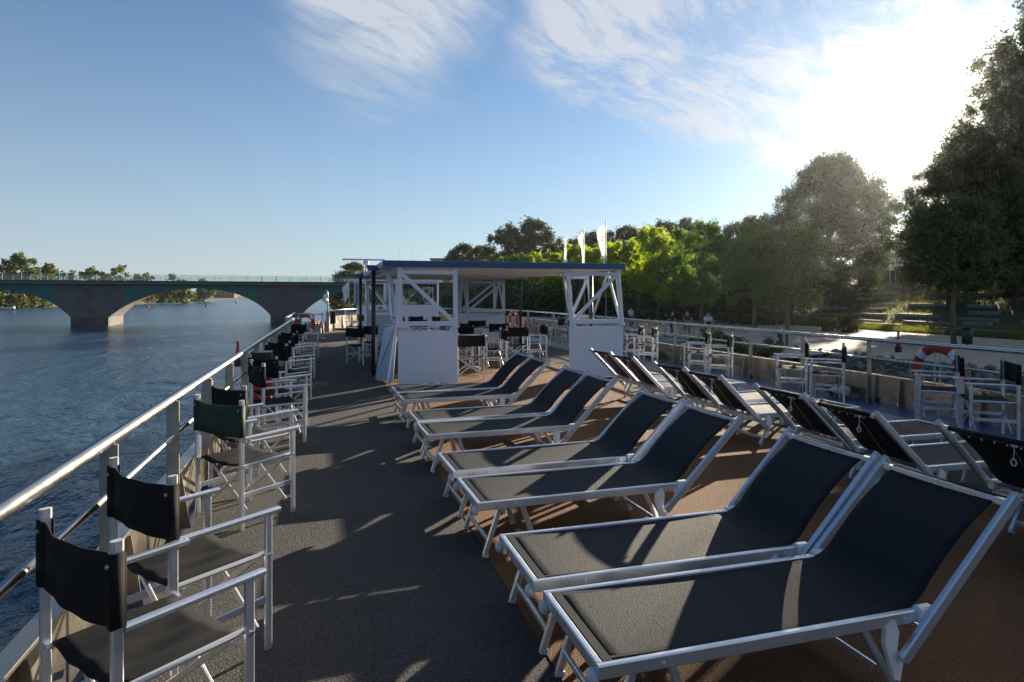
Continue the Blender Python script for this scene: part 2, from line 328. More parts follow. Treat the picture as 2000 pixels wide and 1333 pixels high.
# ================================================================ SETTING
WZ=-4.35; PZ=-1.15
def wave_water():
    rng=np.random.default_rng(3)
    r=3.0*1.017**np.arange(0,420); r=r[r<3600]; r=np.append(r,4500)
    a=np.concatenate([np.linspace(-115,60,520),np.linspace(62,243,90)])*math.pi/180
    a=a[:-1]; rr,aa=np.meshgrid(r,a,indexing='ij'); x=rr*np.sin(aa); y=rr*np.cos(aa); z=np.full_like(x,WZ)
    sp=rr*.017
    for i in range(46):
        lam=.38*1.055**i*(.8+.4*rng.random()); 
        if lam>3.6: lam=rng.uniform(.5,3)
        th=R(200)+rng.normal(0,.55); k=2*math.pi/lam; amp=.0085*lam*rng.uniform(.5,1.1)
        fade=np.clip((lam/sp-2.5)/3,0,1)
        z+=amp*fade*np.sin(k*(x*math.sin(th)+y*math.cos(th))+rng.uniform(0,6.28))
    n1,n2=x.shape; idx=np.arange(n1*n2).reshape(n1,n2)
    i2=np.roll(idx,-1,axis=1)
    f=np.stack([idx[:-1],idx[1:],i2[1:],i2[:-1]],-1).reshape(-1,4)
    v=np.stack([x,y,z],-1).reshape(-1,3)
    v=np.vstack([v,[[0,0,WZ]]]); c=len(v)-1
    o=npmesh('water',v,f[:,::-1],M['water'],sm=True)
    tag(o,kind='structure')
wave_water()
def edge_x(y): return 23.6 if y<25 else (21.2 if y>33 else 23.6-2.4*(y-25)/8)
def sm(t): t=max(0,min(1,t)); return t*t*(3-2*t)
def land(x,y):
    ex=edge_x(y)
    if x<ex: return PZ-(ex-x)/6.2*3.6 if x>ex-6.2 else PZ-3.6
    if x<41.5: return PZ-.02
    z=PZ-.02+4.3*sm((x-41.5)/34)
    z+=9*sm((x-88)/120)
    return z+.12*math.sin(x*.9)*math.sin(y*.31)*min(1,(x-41.5)/4)
def sheet(name,xs,ys,fn,m):
    v=np.array([(x,y,fn(x,y)) for x in xs for y in ys]); n=len(ys)
    idx=np.arange(len(v)).reshape(len(xs),n)
    f=np.stack([idx[:-1,:-1],idx[1:,:-1],idx[1:,1:],idx[:-1,1:]],-1).reshape(-1,4)
    return tag(npmesh(name,v,f,m,sm=True),kind='structure')
xs=[14,15,16,17,17.4,18,19,20,20.8,21.2,21.6,22.4,23.0,23.6,24]+list(np.arange(25,41,4))+[41.4,41.6]+list(np.arange(42.5,95,1.7))+list(np.arange(100,420,15))
ys=list(np.arange(-60,16,8))+list(np.arange(16,110,1.5))+list(np.arange(114,170,6))+list(np.arange(180,760,40))
sheet('hill_slope',xs,ys,land,M['grass'])
sheet('promenade',[0,.18,1],list(np.arange(-60,170,4)),lambda t,y:PZ,M['paving'])
po=bpy.data.objects['promenade']
for v in po.data.vertices:
    y=v.co.y; v.co.x=edge_x(y)+.15+(41.0-edge_x(y)-.15)*v.co.x
# far river banks
def bank(name,inner,outer,z,m):
    v=[];n=len(inner)
    for (a,b),(c,d) in zip(inner,outer):
        ln=math.hypot(c-a,d-b); e=min(5/ln,.3)
        v+=[(a,b,WZ-.3),(a+(c-a)*e,b+(d-b)*e,z),(c,d,z+1.5)]
    v=np.array(v); idx=np.arange(len(v)).reshape(n,3)
    f=np.stack([idx[:-1,:-1],idx[1:,:-1],idx[1:,1:],idx[:-1,1:]],-1).reshape(-1,4)
    return tag(npmesh(name,v,f,m,sm=True),kind='structure')
bank('left_river_bank',[(-150,-40),(-146,120),(-140,220),(-133,315),(-124,430),(-119,560),(-114,700),(-108,850),(-40,905),(60,930)],
     [(-900,-40),(-900,150),(-900,260),(-900,360),(-900,520),(-800,700),(-700,900),(-500,1300),(0,1500),(500,1500)],-3.0,M['grass'])
bank('right_river_bank',[(60,915),(30,760),(8,560),(10,440),(13,380),(17,260),(19,175),(21,150)],
     [(600,1400),(600,900),(600,700),(600,500),(600,400),(600,300),(400,200),(400,150)],-2.6,M['grass'])
# ship deck (setting underfoot)
OUT_L=[(-1.12,-9),(-1.12,19.3),(-1.3,19.8),(-1.3,23.5),(-1.2,25.3),(-.75,27.6),(-.1,29.9),(.7,32),(1.9,33.9),(3.2,34.6)]
OUT_R=[(8.12,-9),(8.12,22.6),(8.0,25),(7.5,28),(6.7,30.9),(5.6,33),(4.4,34.3),(3.2,34.6)]
def interp(pts,y):
    for (a,b),(c,d) in zip(pts,pts[1:]):
        if b<=y<=d: return a+(c-a)*(y-b)/(d-b) if d>b else a
    return pts[-1][0]
def deck_sheet(name,l,r,y0,y1,z,m):
    ysd=sorted(set([y0,y1]+[round(y0+i*.5,3) for i in range(int((y1-y0)/.5)+1)]))
    b=MB(); 
    for y in ysd:
        b.v+=[(l(y),y,z),(max(r(y),l(y)+.01),y,z)]
    for i in range(len(ysd)-1): b.f.append((2*i,2*i+1,2*i+3,2*i+2))
    return tag(b.build(name,m),kind='structure')
lo=lambda y:interp(OUT_L,y); ro=lambda y:interp(OUT_R,y)
deck_sheet('deck_gutter',lo,ro,-9,34.6,-.10,M['blue'])
b=MB()
b.prism([(max(-.94,lo(y)+.15),y,0) for y in (-9,19,24,27,29,31,33)]+[(min(7.42,ro(y)-.3),y,0) for y in (33,31,29,27,22,-9)],(0,0,-.09),(0,0,0))
tag(b.build('deck',M['edge_deck']),kind='structure')
deck_sheet('deck_side_strip',lambda y:min(7.41,ro(y)-.32),lambda y:ro(y)-.02,-9,33.5,-.012,M['blue'])
deck_sheet('deck_walkway',lambda y:max(-.94,lo(y)+.16),lambda y:min(6.75,ro(y)-.4),-9,32.9,.004,M['grey_deck'])
deck_sheet('deck_lounge_floor',lambda y:.95,lambda y:5.15,-9,27,.008,M['brown_deck'])
# ================================================================ SHIP
ship=empty('river_ship',(3.5,10,0),0,'long white passenger ship whose open sun deck lies underfoot','ship')
def P(b,name,m,parent,smo=False):
    o=b.build(name,m,parent,smo); return o
def rel(parent,b):                                # shift a builder's world coords into the parent's frame
    x,y,z=parent.location; b.v=[(a-x,c-y,e-z) for a,c,e in b.v]; return b
b=MB(); pts=OUT_L[:-1]+OUT_R[::-1]
n=len(pts); b.v=[(x,y,-.12) for x,y in pts]+[(x*.96+.12,y-.3,-4.9) for x,y in pts]
b.f=[tuple(range(n))]+[(i,(i+1)%n,n+(i+1)%n,n+i) for i in range(n)]
P(rel(ship,b),'hull',M['hull'],ship)
def bulwark(pts,z0,z1,inner,name,rim=True):
    b=MB()
    for (a,c),(d,e) in zip(pts,pts[1:]):
        b.bar((a,c,(z0+z1)/2),(d,e,(z0+z1)/2),.03,z1-z0,side=Vector((e-c,-(d-a),0)),ch=.002)
    o=P(rel(ship,b),name,M['plate'],ship)
    r=MB()
    for (a,c),(d,e) in zip(pts,pts[1:]):
        r.bar((a,c,z1+.012),(d,e,z1+.012),.09,.018,side=Vector((e-c,-(d-a),0)),ch=.002)
    r.v=[(x-ship.location.x,y-ship.location.y,z-ship.location.z) for x,y,z in r.v]
    r.build('bulwark_rim',M['plate'],o)
    for (a,c),(d,e) in zip(pts,pts[1:]):
        L_=math.hypot(d-a,e-c); k=int(L_/1.25)
        for i in range(k+1):
            t=(i+.5)/(k+1); x,y=a+(d-a)*t,c+(e-c)*t; nx=inner
            if y<-2: continue
            s=MB().prism([(x+nx*.016,y-.004,z0+.02),(x+nx*.016,y-.004,z1-.01),(x+nx*.05,y-.004,z1-.01),(x+nx*.11,y-.004,z0+.02)],(0,0,0),(0,.008,0))
            s.v=[(x-ship.location.x,y-ship.location.y,z-ship.location.z) for x,y,z in s.v]
            s.build('bulwark_bracket',M['plate'],o)
bulwark([(x+.02,y) for x,y in OUT_L[:4]],-.09,.34,1,'bulwark')
bulwark([(x+.02,y) for x,y in OUT_L[3:7]],-.09,.5,1,'bulwark')
bulwark([(x,y) for x,y in OUT_L[6:]],-.09,.64,1,'bulwark')
bulwark([(x-.02,y) for x,y in OUT_R[:3]],-.09,.40,-1,'bulwark')
bulwark([(x,y) for x,y in OUT_R[2:]],-.09,.62,-1,'bulwark')
def railing(name,pts,posts,zt,zm,z0,label,r=.030,rm=.018,bracket=False,pw=.015):
    e=empty(name,(pts[0][0],pts[0][1],0),0,label,'railing')
    tb=MB().tube([(x,y,zt) for x,y in pts],r,14); P(rel(e,tb),'top_rail',M['steel'],e,True)
    if zm:
        for z in (zm if isinstance(zm,(list,tuple)) else [zm]):
            tb=MB().tube([(x,y,z) for x,y in pts],rm,10); P(rel(e,tb),'mid_rail',M['steel'],e,True)
    cl=MB(); 
    for (x,y) in posts:
        pb=MB().bar((x,y,z0),(x,y,zt-r*.7),.078,pw,side=(1,0,0),ch=.002)
        o=P(rel(e,pb),'post',M['post'],e)
        if bracket:
            k=MB().box(x-.06,x+.06,y-.08,y+.08,z0-.002,z0+.014)
            k.prism([(x-.01,y-.07,z0),(x-.01,y+.07,z0),(x-.01,y+.035,z0+.16),(x-.01,y-.035,z0+.16)],(0,0,0),(.028,0,0))
            k.v=[(a-e.location.x,c-e.location.y,d-e.location.z) for a,c,d in k.v]; k.build('foot_bracket',M['black'],o)
    return e
SC=1.15
railing('deck_railing',[(-1.01,-6),(-1.01,19.3),(-1.28,20.0),(-1.28,24.9)],[(-1.01,y) for y in [-4.3,-3.0,-1.7,-.4,.9,2.16,3.42,4.69,5.9,7.13,8.37,9.66,10.9,12.1,13.4,14.6,15.8,17.1,18.3]]+[(-1.28,20.2),(-1.28,21.6),(-1.28,23.1)],.96,.705,.34,'steel guard railing along the left edge of the deck above the river')
railing('deck_railing',[(8.0,-6),(8.0,22.6),(7.9,25.2),(7.4,28),(6.65,30.6)],[(8.0,7.92+1.44*i) for i in range(-8,11)]+[(7.9,25.2),(7.4,28)],.96,.675,-.1,'steel guard railing along the right edge of the deck facing the promenade',bracket=True)
railing('deck_railing',[(-1.2,25.0),(-.3,25.0)],[(-.62,25)],.93,.62,0,'short cross railing carrying the far lifebuoy near the bow')
railing('deck_railing',[(-.1,30.0),(.7,32.1),(1.9,34.0),(3.2,34.7),(4.4,34.4),(5.6,33.1),(6.65,30.8)],[(.7,32.1),(1.9,34.),(3.2,34.7),(4.4,34.4),(5.6,33.1)],.93,None,.6,'curved railing round the tip of the bow')
e=empty('stanchion',(-.29,24.9,0),0,'polished steel stanchion at the end of the cross railing','post')
P(MB().tube([(0,0,0),(0,0,.97)],.035,14),'pole',M['steel'],e,True)
P(MB().box(-.12,.12,-.12,.12,0,.02).box(-.05,.05,-.05,.05,.02,.13),'base',M['steel'],e)
b=MB().box(-1.2,-.35,25.03,25.06,0,.55); tag(b.build('steel_screen',M['plate']),'flat steel screen panel below the far lifebuoy','panel')
# bell
e=empty('ship_bell',(-.12,29.4,0),0,'silver ship bell hanging from its hooked post at the bow','bell')
P(MB().tube([(0,0,0),(0,0,1.55),(0,0,1.72),(-.03,0,1.80),(-.08,0,1.82),(-.11,0,1.78)],.028,12),'post',M['alu_dull'],e,True)
P(MB().lathe([(.02,1.70),(.06,1.68),(.085,1.60),(.10,1.48),(.14,1.38),(.155,1.36),(.12,1.37)],(-.11,0,0),20),'bell',M['steel'],e,True)
P(MB().box(-.06,.06,-.06,.06,0,.9),'housing',M['post'],e)
e=empty('fire_box',(.07,29.2,0),0,'red and black equipment box on the bell post at the bow','box')
P(MB().box(-.09,.09,-.12,.12,.35,.92),'case',M['black'],e); P(MB().box(.09,.15,-.11,.11,.37,.90),'door',M['red'],e)
e=empty('barrier_pole',(.3,30.6,0),0,'black and white pole lying across the foredeck','pole')
P(MB().tube([(-.3,0,.05),(.45,0,.05)],.05,12),'black_section',M['black'],e,True); P(MB().tube([(.45,0,.05),(1.4,0,.05)],.055,12),'white_section',M['white'],e,True)
# ---------------------------------------------------------------- lifebuoys
def lifebuoy(loc,rz,R0,label,parts=True):
    e=empty('lifebuoy',loc,rz,label,'lifebuoy','orange lifebuoys on the railings')
    r=R0*.17; Rm=R0-r; n=48
    def ring(a0,a1,rr,k):
        def fn(u,v): a=a0+(a1-a0)*u; t=2*math.pi*v; q=Rm+rr*math.cos(t); return (q*math.cos(a),rr*.85*math.sin(t),q*math.sin(a))
        return MB().grid(fn,k,17)
    P(ring(0,2*math.pi,r,49),'ring',M['orange'],e,True)
    for k in range(4):
        a=R(45+90*k); P(ring(a-.17,a+.17,r*1.03,7),'reflective_band',M['band'],e,True)
    tb=MB()
    for k in range(4):
        a=R(45+90*k); pts=[]
        for i in range(9):
            t=a+R(90)*i/8; q=R0+.012+.035*math.sin(math.pi*i/8); pts.append((q*math.cos(t),0,q*math.sin(t)))
        tb.tube(pts,.005,6)
    P(tb,'grab_line',M['rope'],e,True)
    return e
lb=lifebuoy((8.23,6.95,.56),R(-90),.41,'orange lifebuoy with white bands behind the nearest right chairs')
P(MB().bar((-.03,-.03,-.5),(-.03,-.03,.31),.02,.012).bar((.05,-.03,-.5),(.05,-.03,.31),.02,.012),'bracket',M['alu_dull'],lb)
lifebuoy((-.92,24.92,.56),0,.37,'orange lifebuoy hanging on the short cross railing near the bow')
lifebuoy((7.35,25.5,.62),R(-75),.37,'orange lifebuoy half hidden behind the far right canopy box')
def beacon(loc,label):
    e=empty('lifebuoy_light',loc,0,label,'light','lifebuoy lights on the railings'); e.scale=(.62,.62,.62)
    P(MB().lathe([(.022,.16),(.026,.17),(.026,.33),(.02,.345)],n=14),'stem',M['orange'],e,True)
    P(MB().lathe([(.03,-.12),(.05,-.10),(.05,.08),(.04,.13),(.024,.17)],n=14),'float',M['red'],e,True)
    P(MB().box(-.055,.055,-.055,.055,-.16,-.02),'clip',M['black'],e)
beacon((8.06,7.45,.90),'red lifebuoy light standing above the right railing'); beacon((-1.08,8.3,.88),'red lifebuoy light clipped outside the left railing')
e=empty('equipment_box',(-.86,8.95,0),0,'red box with black hood between chairs on the left','box')
P(MB().box(-.11,.11,-.12,.12,.25,.78),'body',M['red'],e); P(MB().box(-.14,.12,-.15,.15,.60,.90),'hood',M['black'],e); P(MB().box(-.02,.02,-.02,.02,0,.25),'stand',M['alu_dull'],e)
def fender(loc,label):
    e=empty('deck_fender',loc,R(90),label,'fender','cylindrical fenders by the right bulwark')
    P(MB().lathe([(.06,-.22),(.075,-.20),(.075,.06)],axis='x',n=18),'barrel',M['cream'],e,True)
    P(MB().lathe([(.078,.06),(.088,.08),(.088,.2),(.06,.23),(.03,.24)],axis='x',n=18),'end_cap',M['black'],e,True)
    P(MB().box(-.15,-.1,-.02,.02,-.17,-.05).box(.1,.15,-.02,.02,-.17,-.05),'bracket',M['black'],e)
fender((7.9,8.45,.12),'black and cream fender under the chairs by the right bulwark'); fender((7.9,14.6,.12),'small black and cream fender beside the farther right post')
# ================================================================ DIRECTOR'S CHAIRS
def make_chair(green=False,parts=True):
    e=empty('directors_chair')
    w,hb,ha,cf=.255,.894,.644,.44
    cv=M['canvas_green'] if green else M['canvas']
    for s in (1,-1):
        o=P(MB().bar((0,s*w,0),(0,s*w,hb-.02),.034,.022,side=(1,0,0),ch=.005),'back_post',M['alu'],e)
        MB().bar((0,s*w,hb-.02),(0,s*w,hb+.012),.037,.026,side=(1,0,0),ch=.008).build('post_cap',M['cap'],o)
        P(MB().bar((cf,s*w,0),(cf,s*w,ha-.02),.034,.022,side=(1,0,0),ch=.005),'leg',M['alu'],e)
        P(MB().bar((.02,s*w,ha-.01),(.50,s*w,ha-.01),.032,.022,side=(0,1,0),ch=.006),'armrest',M['alu'],e)
        P(MB().bar((.012,s*w,.235),(cf-.012,s*w,.235),.012,.036,side=(0,1,0),ch=.003),'side_rail',M['alu'],e)
    for x in (.055,cf-.055):
        b=MB()
        b.bar((x,-w+.02,.43),(x,w-.03,.10),.014,.026,side=(1,0,0),ch=.003)
        b.bar((x+.018,w-.02,.43),(x+.018,-w+.03,.10),.014,.026,side=(1,0,0),ch=.003)
        P(b,'cross_brace',M['alu_dull'],e)
    for s in (1,-1):
        b=MB().tube([(-.01,s*(w-.025),.437),(cf+.01,s*(w-.025),.437)],.012,8)
        for x in (.0,cf): b.tube([(x,s*(w-.03),.437),(x,s*(w+.018),.437)],.009,6)
        P(b,'seat_rail',M['alu_dull'],e)
    def seat(u,v):
        y=-w+.028+(2*w-.056)*v; sag=.028*math.sin(math.pi*v)+.006*math.sin(v*19+u*4)*math.sin(math.pi*v)+.005*math.sin(v*9-u*7+1)*math.sin(math.pi*v)
        return (.01+(cf-.02)*u,y,.452-sag)
    b=MB().grid(seat,9,15); 
    o=P(b,'seat',M['canvas'],e,True); sm_=o.modifiers.new('thickness','SOLIDIFY'); sm_.thickness=.007
    def back(u,v):
        t=2*v-1; x=-.035*(1-t*t)-.004+(.005*math.sin(7*v+3*u)+.004*math.sin(17*v-5*u))*(1-t*t)
        if abs(t)>.90: x=-.0235
        return (x,t*(w+.013),hb-.024-.225*u-.012*(1-t*t)*(1-u))
    b=MB().grid(back,7,25)
    for s in (1,-1):
        b.grid(lambda u,v,s=s:(-.0235+.045*v,s*(w+.0145),hb-.024-.225*u),2,3)
        b.grid(lambda u,v,s=s:(.0215,s*(w+.0145-.029*v),hb-.024-.225*u),2,3)
    o=P(b,'backrest',cv,e,True); sm_=o.modifiers.new('thickness','SOLIDIFY'); sm_.thickness=.005
    b=MB()
    for s in (1,-1): b.lathe([(.007,-.004),(.007,.003),(.004,.006)],(-.026,s*(w-.002),hb-.06),8,axis='x')
    for s in (1,-1):
        for x in (0,cf): b.lathe([(.008,-.0),(.008,.004),(.004,.007)],(x,s*(w+.011) if s>0 else s*(w+.018),.437),8,axis='y')
    P(b,'rivet',M['alu'],e)
    return e
CH0=make_chair(); CHG=make_chair(True); used={0:False,1:False}
def chair(x,y,rz,label,group,green=False):
    src=CHG if green else CH0
    if not used[green]: used[green]=True; c=src
    else: c=copy_tree(src)
    c.location=(x,y,.008); c.rotation_euler=(0,0,rz); return tag(c,label,'chair',group)
GL='director chairs along the left railing'; GR='director chairs along the right railing'; GC='director chairs under the canopy'
for x,y,a,lab,g in [
 (-.78,2.35,.70,'black director chair nearest the viewer in the bottom left corner',0),
 (-.78,3.06,.69,'black director chair second from the viewer beside the left railing',0),
 (-.77,4.96,.75,'director chair with dark green back, third from the viewer on the left',1),
 (-.83,5.74,.67,'black director chair with see-through back just behind the green one',0),
 (-.78,7.52,.35,'black director chair turned most sideways, fifth along the left railing',0),
 (-.79,8.26,.72,'black director chair just in front of the red hooded box',0),
 (-.80,10.33,.67,'black director chair just beyond the red lifebuoy light on the left',0),
 (-.81,10.95,.78,'black director chair eighth along the left railing',0),
 (-.82,13.03,.59,'black director chair ninth along the left railing',0),
 (-.82,13.75,.72,'black director chair tenth along the left railing',0),
 (-.82,17.2,.62,'black director chair next to last along the left railing',0),
 (-.82,17.87,.82,'farthest black director chair of the left row, before the lifebuoy',0)]:
    chair(x,y,a,lab,GL,bool(g))
A=math.atan2
for (fx,fy,bx,by),lab in [
 ((6.94,5.53,7.29,5.20),'director chair at the right edge of the picture, nearest the lifebuoy'),
 ((6.98,6.24,7.46,5.98),'director chair standing in front of the near lifebuoy'),
 ((6.86,7.90,7.25,7.68),'director chair right of its pair over the cream fender'),
 ((6.89,8.71,7.32,8.50),'director chair left of its pair above the cream fender'),
 ((6.93,10.8,7.25,10.5),'director chair fifth along the right railing, near one of its pair'),
 ((6.96,11.6,7.33,11.35),'director chair sixth along the right railing, far one of its pair'),
 ((6.89,13.7,7.24,13.4),'director chair seventh along the right railing beside the white canopy box'),
 ((6.95,14.5,7.30,14.2),'director chair eighth along the right railing, partly behind the white box'),
 ((6.75,18.8,7.1,18.5),'director chair seen left of the right white box, nearer of two'),
 ((6.75,19.7,7.1,19.4),'director chair seen left of the right white box, farther of two')]:
    a={5.53:R(142),6.24:R(135),7.90:R(137),8.71:R(140),10.8:R(137),11.6:R(138)}.get(fy,A(fy-by,fx-bx)); bx,by=(fx+bx)/2-.25*math.cos(a),(fy+by)/2-.25*math.sin(a); nx,ny=-math.sin(a),math.cos(a)   # given edge is the side nearer the viewer
    s=.255 if (nx*.5+ny)>0 else -.255
    chair(bx+nx*s,by+ny*s,a,lab,GR)
for x,y,d,lab in [
 (2.60,11.95,90,'director chair with its back to the viewer, right beside the left white box'),
 (3.66,13.5,180,'director chair facing left in profile under the canopy'),
 (4.27,14.5,88,'director chair with its back to the viewer in the middle of the canopy'),
 (5.16,15.2,180,'director chair in profile rightmost under the canopy'),
 (2.55,13.9,5,'director chair facing right beside the first round table'),
 (3.05,15.0,265,'director chair facing the viewer across the first round table'),
 (4.25,18.7,92,'far director chair backing the right far white box'),
 (4.35,16.5,270,'director chair facing the viewer across the second round table'),
 (3.5,17.0,10,'director chair facing right beside the second round table'),
 (2.25,22.6,80,'director chair seen through the left truss, left one'),
 (2.95,22.9,100,'director chair seen through the left truss, middle one'),
 (3.6,22.4,200,'director chair seen through the left truss, right one'),
 (1.75,13.4,95,'director chair half hidden directly behind the left white box'),
 (2.6,19.6,265,'director chair facing the viewer between the two left white boxes'),
 (.55,15.35,45,'director chair beside the nearer black canopy post on the walkway'),
 (.9,16.3,60,'director chair behind the one at the nearer black post'),
 (1.1,24.8,200,'director chair by the wheelhouse door')]:
    chair(x,y,R(d),lab,GC)
# round cafe tables
def make_table():
    e=empty('cafe_table')
    P(MB().lathe([(.34,.705),(.352,.71),(.352,.728),(.34,.735)],n=36),'tabletop',M['edge_deck'],e)
    P(MB().tube([(0,0,.03),(0,0,.705)],.03,14),'column',M['alu_dull'],e,True)
    P(MB().lathe([(.24,0),(.24,.012),(.06,.035),(.035,.06)],n=28),'base',M['alu_dull'],e,True)
    return e
T0=make_table()
for i,(x,y,lab) in enumerate([(3.05,14.0,'round cafe table behind the nearest canopy chair'),(4.3,15.55,'round cafe table in the middle under the canopy'),(2.9,21.2,'round cafe table at the far end of the canopy'),(4.4,17.6,'round cafe table in front of the far right white box')]):
    t=T0 if i==0 else copy_tree(T0); t.location=(x,y,.008); tag(t,lab,'table','cafe tables under the canopy')
# ================================================================ SUN LOUNGERS
def make_lounger(cord=False,dz=0.):
    e=empty('sun_lounger')
    w,hL,a,tx,tz,wb=.592,.355,1.463,1.909-dz*.8,.776+dz,.677
    hw=w/2; rw,rh=.026,.052
    b=MB()
    for s in (1,-1): b.bar((0,s*(hw-rw/2),hL-rh/2),(a-.02,s*(hw-rw/2),hL-rh/2),rw,rh,side=(0,1,0),ch=.005)
    b.bar((rw/2,-hw+rw,hL-rh/2),(rw/2,hw-rw,hL-rh/2),rw,rh,side=(1,0,0),ch=.005)
    b.bar((a-.05,-hw+rw,hL-rh/2-.02),(a-.05,hw-rw,hL-rh/2-.02),.025,.03,side=(1,0,0))
    b.bar((.62,-hw+rw,hL-rh/2-.02),(.62,hw-rw,hL-rh/2-.02),.025,.025,side=(1,0,0))
    fr=P(b,'frame',M['alu'],e)
    for s in (1,-1):
        for x in (.25,a-.12): MB().lathe([(.009,-.002*s),(.009,.003*s),(.004,.006*s)],(x,s*(hw+.001),hL-.028),8,axis='y').build('screw',M['cap'],fr)
    for s in (1,-1):
        P(MB().lathe([(.012,.012),(.028,.006),(.032,-.006),(.026,-.022),(.010,-.030)],(.0,s*(hw-.035),hL-.055),16,axis='x'),'bumper',M['cap'],e,True)
    # backrest frame: rails outside the seat frame
    d=Vector((tx-a,0,tz-hL)).normalized(); lo_=Vector((a,0,hL-.02))-d*.22; hi=Vector((tx,0,tz))
    b=MB()
    for s in (1,-1):
        y=s*(wb/2-.014); b.bar((lo_.x,y,lo_.z),(hi.x,y,hi.z),.028,.05,side=(0,1,0),ch=.006)
    q=hi-d*.035; b.bar((q.x,-wb/2+.028,q.z),(q.x,wb/2-.028,q.z),.03,.03)
    q=Vector((a,0,hL-.02))-d*.05; b.bar((q.x,-wb/2+.028,q.z-.02),(q.x,wb/2-.028,q.z-.02),.022,.022)
    bf=P(b,'backrest_frame',M['alu'],e)
    for s in (1,-1):
        y=s*(wb/2-.014); MB().bar(hi+Vector((0,y,0)),hi+d*.012+Vector((0,y,0)),.031,.053,side=(0,1,0),ch=.01).build('end_cap',M['cap'],bf)
    # hinge blocks and the white ratchet bracket
    for s in (1,-1):
        y=s*(hw-.004)
        P(MB().bar((a-.05,y,hL-.018),(a+.015,y,hL-.018),.040,.062,side=(0,1,0),ch=.008),'hinge_block',M['plastic'],e)
    for s in (1,-1):
        y=s*(wb/2+.006-.03*(s>0)-.0*(s<0)); y=s*(wb/2-.045)
        b=MB(); x0=lo_.x+.015; z0=lo_.z
        b.prism([(x0-.075,y,z0+.12),(x0-.03,y,z0+.15),(x0-.01,y,z0+.10),(x0-.02,y,z0+.03),(x0+.01,y,z0-.03),(x0-.005,y,z0-.10),(x0-.035,y,z0-.085),(x0-.06,y,z0-.0),(x0-.08,y,z0+.06)],(0,-.011,0),(0,.011,0))
        P(b,'ratchet_bracket',M['plastic'],e)
    # sling: seat and back in one cloth
    yi=hw-rw-.002; yb=wb/2-.028-.052
    prof=[]
    for i in range(15): prof.append((.03+(a-.16-.03)*i/14,hL-.006-.012*math.sin(math.pi*i/14*.9),yi))
    k=Vector((a-.06,0,hL-.02)); up=hi-d*.03
    for i in range(1,7):
        t=i/6; p0=Vector((a-.16,0,hL-.012)); p1=Vector((a-.02,0,hL-.03)); p2=k+d*.17
        q=p0*(1-t)**2+p1*2*t*(1-t)+p2*t*t; prof.append((q.x,q.z,yi+(yb-yi)*t))
    for i in range(1,11):
        q=(k+d*.17).lerp(up,i/10); prof.append((q.x-.018*math.sin(math.pi*i/10),q.z+.008*math.sin(math.pi*i/10)-.0,yb))
    n=len(prof)
    def fn(u,v):
        i=min(int(round(u*(n-1))),n-1); x,z,yy=prof[i]; t=2*v-1
        sag=.010*(1-t*t)*(1 if i<16 else .6)
        return (x,t*yy,z-sag)
    o=P(MB().grid(fn,n,13),'sling',M['sling'],e,True); mo=o.modifiers.new('thickness','SOLIDIFY'); mo.thickness=.004
    hm=MB()                                       # stitched hems, a few mm proud
    for s in (1,-1):
        for i in range(n-1):
            (x0,z0,y0),(x1,z1,y1)=prof[i],prof[i+1]
            up_=.0035
            hm.add([(x0,s*y0,z0+up_),(x0,s*(y0-.028),z0+up_-.001),(x1,s*(y1-.028),z1+up_-.001),(x1,s*y1,z1+up_)],[(0,1,2,3)])
    x0,z0,y0=prof[0]; hm.add([(x0,-y0,z0+.005),(x0+.035,-y0,z0+.004),(x0+.035,y0,z0+.004),(x0,y0,z0+.005)],[(0,1,2,3)])
    hm.build('hem',M['sling_hem'],o,fix=False)
    tb=MB().tube([(up.x+.005,-yb,up.z),(up.x+.005,yb,up.z)],.017,12); tb.build('top_roll',M['sling_hem'],o,sm=True)
    # legs: splayed U frames at the foot and head ends
    for xt,xb in ((.16,.06),(.30,.40)):
        lg=[]
        for s in (1,-1):
            l=P(MB().bar((xt,s*(hw-.045),hL-rh+.01),(xb,s*(hw-.045),.02),.024,.034,side=(0,1,0),ch=.005),'leg',M['alu'],e); lg.append(l)
            MB().bar((xb+(xt-xb)*.05,s*(hw-.045),.022),(xb,s*(hw-.045),.0),.029,.039,side=(0,1,0),ch=.005).build('foot_cap',M['cap'],l)
            if xt>.2: break_=0
        if xt<.2: P(MB().bar((xb+.02,-hw+.06,.10),(xb+.02,hw-.06,.10),.018,.03,side=(1,0,0)),'stretcher',M['alu'],e)
    for s in (1,-1):
        l=P(MB().bar((a-.30,s*(hw-.045),hL-rh+.01),(a-.12,s*(hw-.045),.02),.024,.034,side=(0,1,0),ch=.005),'leg',M['alu'],e)
        MB().bar((a-.13,s*(hw-.045),.022),(a-.12,s*(hw-.045),.0),.029,.039,side=(0,1,0),ch=.005).build('foot_cap',M['cap'],l)
    P(MB().bar((a-.15,-hw+.06,.075),(a-.15,hw-.06,.075),.018,.03,side=(1,0,0)),'stretcher',M['alu'],e)
    # row of eyelets and a cord with a ring behind the top
    b=MB()
    for i in range(6):
        y=-yb+.06+(2*yb-.12)*i/5; q=up-d*.02; b.lathe([(.006,-.002),(.006,.003)],(q.x+.022,y,q.z-.016),8,axis='x')
    P(b,'eyelet',M['cap'],e)
